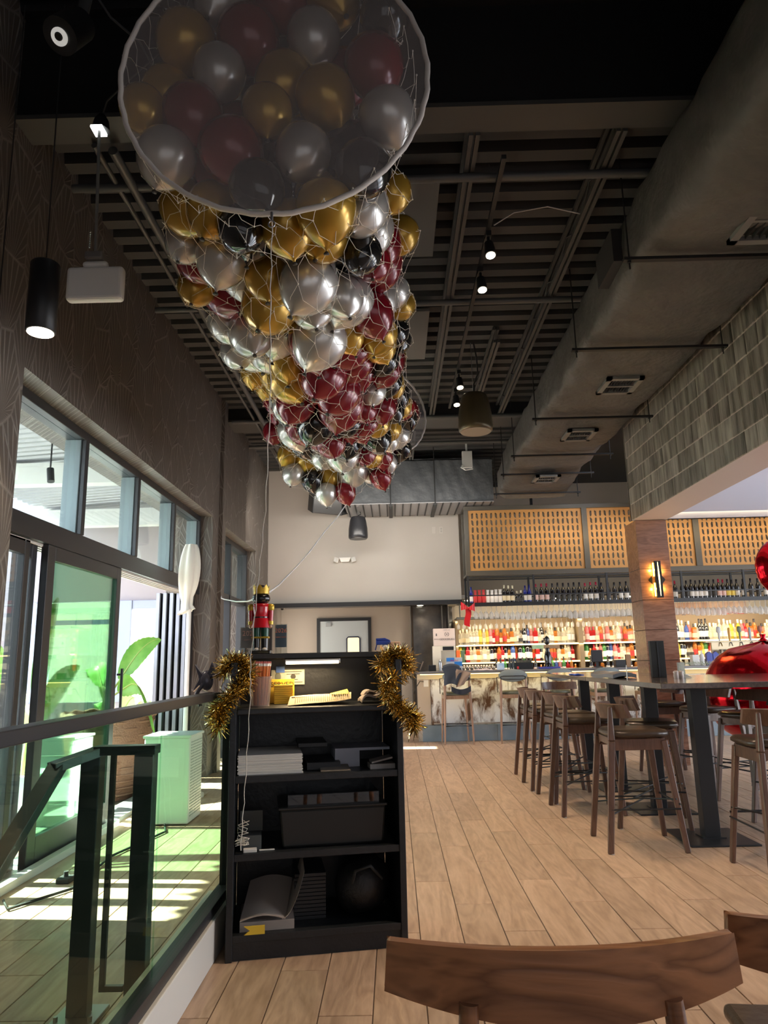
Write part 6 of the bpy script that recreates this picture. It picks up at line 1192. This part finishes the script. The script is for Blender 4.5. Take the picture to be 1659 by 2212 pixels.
# white perforated box, wicker planter
t = thing('white_box_heater', 'white metal box with a perforated side panel on the floor by the doorway', 'heater', (-1.82, 6.35, 0))
wb = mat('white_enamel', (.80, .82, .78), .35); mk('cabinet', B().box(-2.08, -1.70, 6.15, 6.55, .01, .68), wb, t, .012)
q = B()
for i in range(10):
    for j in range(26): q.box(-1.699, -1.697, 6.19+i*.035, 6.205+i*.035, .06+j*.023, .07+j*.023)
mk('perforation', q, mat('perf_grey', (.35, .42, .36), .5), t, kind='stuff'); mk('lid', B().box(-2.09, -1.69, 6.14, 6.56, .68, .70), wb, t, .004)
t = thing('wicker_planter', 'large woven brown planter with a twisted rim outside the open door', 'planter', (-2.9, 7.5, 0)); wk = mat('wicker_brown', (.24, .11, .07), .6, rand=.1, bump=(60, .6))
mk('basket', B().lathe([(.25, -.02), (.31, .1), (.40, .45), (.44, .78), (.42, .80), (.39, .5), (0, .5)], (-2.9, 7.5, 0), 36), wk, t)
for i in range(12):
    z = .05+i*.062; r = .30+.135*min(1, z/.78)**.9; mk('weave_band', B().tube([(-2.9+(r+.008*math.cos(9*a+i*PI))*math.cos(a), 7.5+(r+.008*math.cos(9*a+i*PI))*math.sin(a), z) for a in [2*PI*k/54 for k in range(54)]], .013, 5, True), wk, t)
mk('rim', B().tube([(-2.9+.435*math.cos(a), 7.5+.435*math.sin(a), .80+.012*math.sin(14*a)) for a in [2*PI*k/60 for k in range(60)]], .028, 8, True), wk, t); mk('soil', B().cyl((-2.9, 7.5, .68), (-2.9, 7.5, .72), .34, n=24), mat('soil', (.05, .035, .025), .9), t)
# banana-leaf plants
lf = mat('banana_leaf', (.10, .30, .035), .35, var=(6, (.22, .45, .08)), stretch=(1, 1, 1)); lf2 = mat('pale_leaf', (.42, .55, .22), .4); stemm = mat('leaf_stem', (.30, .42, .10), .5)
def bleaf(base, tip, w, droop, m, par, side=(0, 1, 0)):
    a, c = Vector(base), Vector(tip); d = c-a; s_ = d.cross(Vector(side)).normalized(); up = s_.cross(d).normalized()
    def f(u, v):
        t = .25+.75*v; cen = a+d*t+Vector((0, 0, -droop*max(0, t-.45)**2*3)); ww = w*math.sin(PI*min(1, v*.96+.02))**.6*(1-.3*v); q = (u-.5)*2
        return cen+s_*ww*q+up*(-.25*ww*abs(q))+Vector((0, 0, .006*math.sin(v*70)*abs(q)))
    l = mk('leaf', B().slab(f, (0, 0, .003), 6, 26), m, par)
    mk('midrib', B().tube([a+d*t+Vector((0, 0, -droop*max(0, t-.45)**2*3+.004)) for t in [i/12 for i in range(13)]], .012, 5, r2=.003), stemm, par if l is None else par)
def plant(lab, c, leaves, pot=None):
    t = thing('leafy_plant', lab, 'plant', c)
    mk('stalk', B().cyl((c[0], c[1], c[2]), (c[0]+.02, c[1], c[2]+.4), .05, .03), stemm, t)
    for (dx, dy, dz, w, dr_, m) in leaves: bleaf((c[0], c[1], c[2]+.2), (c[0]+dx, c[1]+dy, c[2]+dz), w, dr_, m, t, (0, 1, 0) if abs(dx) > abs(dy)*.3 else (1, 0, 0))
    if pot: mk('pot', B().lathe([(.18, 0), (.26, .4), (.24, .4), (0, .36)], (c[0], c[1], c[2]-.38), 24), pot, t)
    return t
pot_w = mat('white_pot', (.7, .7, .68), .5)
plant('tall banana-leaf plant behind the sliding glass door', (-3.25, 6.55, .36), [(.05, .3, 1.65, .17, .1, lf), (-.25, -.2, 1.3, .12, .2, lf), (.35, .15, 1.15, .11, .25, lf), (-.35, .35, .95, .10, .3, lf2), (.2, -.3, .8, .09, .4, lf2), (.12, .1, 1.35, .06, .1, lf)], pot_w)
plant('banana plant arching through the open doorway above the wicker planter', (-2.95, 7.5, .72), [(.45, .25, 1.05, .13, .25, lf), (.55, -.1, .55, .14, .75, lf), (-.3, .3, .8, .12, .4, lf), (.2, -.35, .45, .10, .6, lf2)])
plant('broad-leaved plant outside the left-hand glass panel', (-3.3, 4.95, .3), [(.2, .2, 1.2, .15, .2, lf), (-.3, 0, .9, .14, .3, lf2), (.3, -.2, .7, .12, .4, lf), (-.1, .3, 1.4, .10, .1, lf2)], pot_w)
plant('pale-leaved plant on the patio in front of the mauve wall', (-3.75, 9.9, .3), [(.3, .1, .8, .14, .4, lf2), (-.3, .1, .75, .13, .4, lf), (.1, -.3, .6, .12, .5, lf2), (-.15, -.2, 1.0, .10, .2, lf)], pot_w)
plant('palm seen through the far patio window', (-3.9, 13.2, .3), [(.4, .1, 1.5, .12, .6, lf), (-.4, .2, 1.6, .12, .6, lf), (.1, -.3, 1.9, .10, .4, lf2), (.6, 0, 1.0, .10, .5, lf)], pot_w)
t = thing('small_leaf_shrub', 'bushy small-leaved green shrub under the patio window', 'shrub', (-3.2, 10.3, .0)); q = B()
for i in range(1500):
    c = Vector((random.gauss(-3.15, .15), random.gauss(10.2, .15), .45+random.gauss(0, .22))); d = Vector((random.gauss(0, 1), random.gauss(0, 1), random.gauss(0, 1))).normalized()*.04; s_ = d.cross(Vector((0, 0, 1)))*.4; q.add([c, c+d+s_, c+d*2, c+d-s_], [(0, 1, 2, 3)])
mk('foliage', q, lf, t, kind='stuff'); mk('stem', B().cyl((-3.1, 10.3, -.02), (-3.1, 10.3, .5), .03), stemm, t)
# patio sofa and palm
t = thing('patio_sofa', 'patio sofa with white cushions beyond the left-hand glass', 'sofa', (-4.0, 6.0, 0)); cu = mat('white_cushion', (.75, .76, .74), .9)
mk('frame', B().box(-4.5, -3.65, 5.3, 5.36, 0, .75).box(-4.5, -4.4, 5.3, 7.3, .1, .75).box(-4.5, -3.65, 5.3, 7.3, .2, .28).box(-4.5, -3.65, 7.24, 7.3, 0, .6), bf, t, .01)
for i in range(2): mk('seat_cushion', B().box(-4.38, -3.66, 5.38+i*.95, 6.30+i*.95, .28, .46), cu, t, .05, seg=3); mk('back_cushion', B().box(-4.40, -4.2, 5.38+i*.95, 6.30+i*.95, .46, .88), cu, t, .06, seg=3)
t = thing('palm_trunk', 'curved ringed palm trunk outside the left-hand glass panel', 'palm', (-3.9, 4.45, 0)); pts = [(-3.95+.25*math.sin(i*.28), 4.45, 3.3*i/12-.02) for i in range(13)]
mk('trunk', B().tube(pts, .085, 12, r2=.05), mat('palm_bark', (.55, .55, .45), .8, bump=(20, .5)), t)
for i in range(9): a = i*.7; bleaf(pts[-1], (pts[-1][0]+.7*math.cos(a), pts[-1][1]+.7*math.sin(a), 3.5), .06, .5, lf, t, (0, 0, 1) if False else (math.sin(a), math.cos(a), .3))
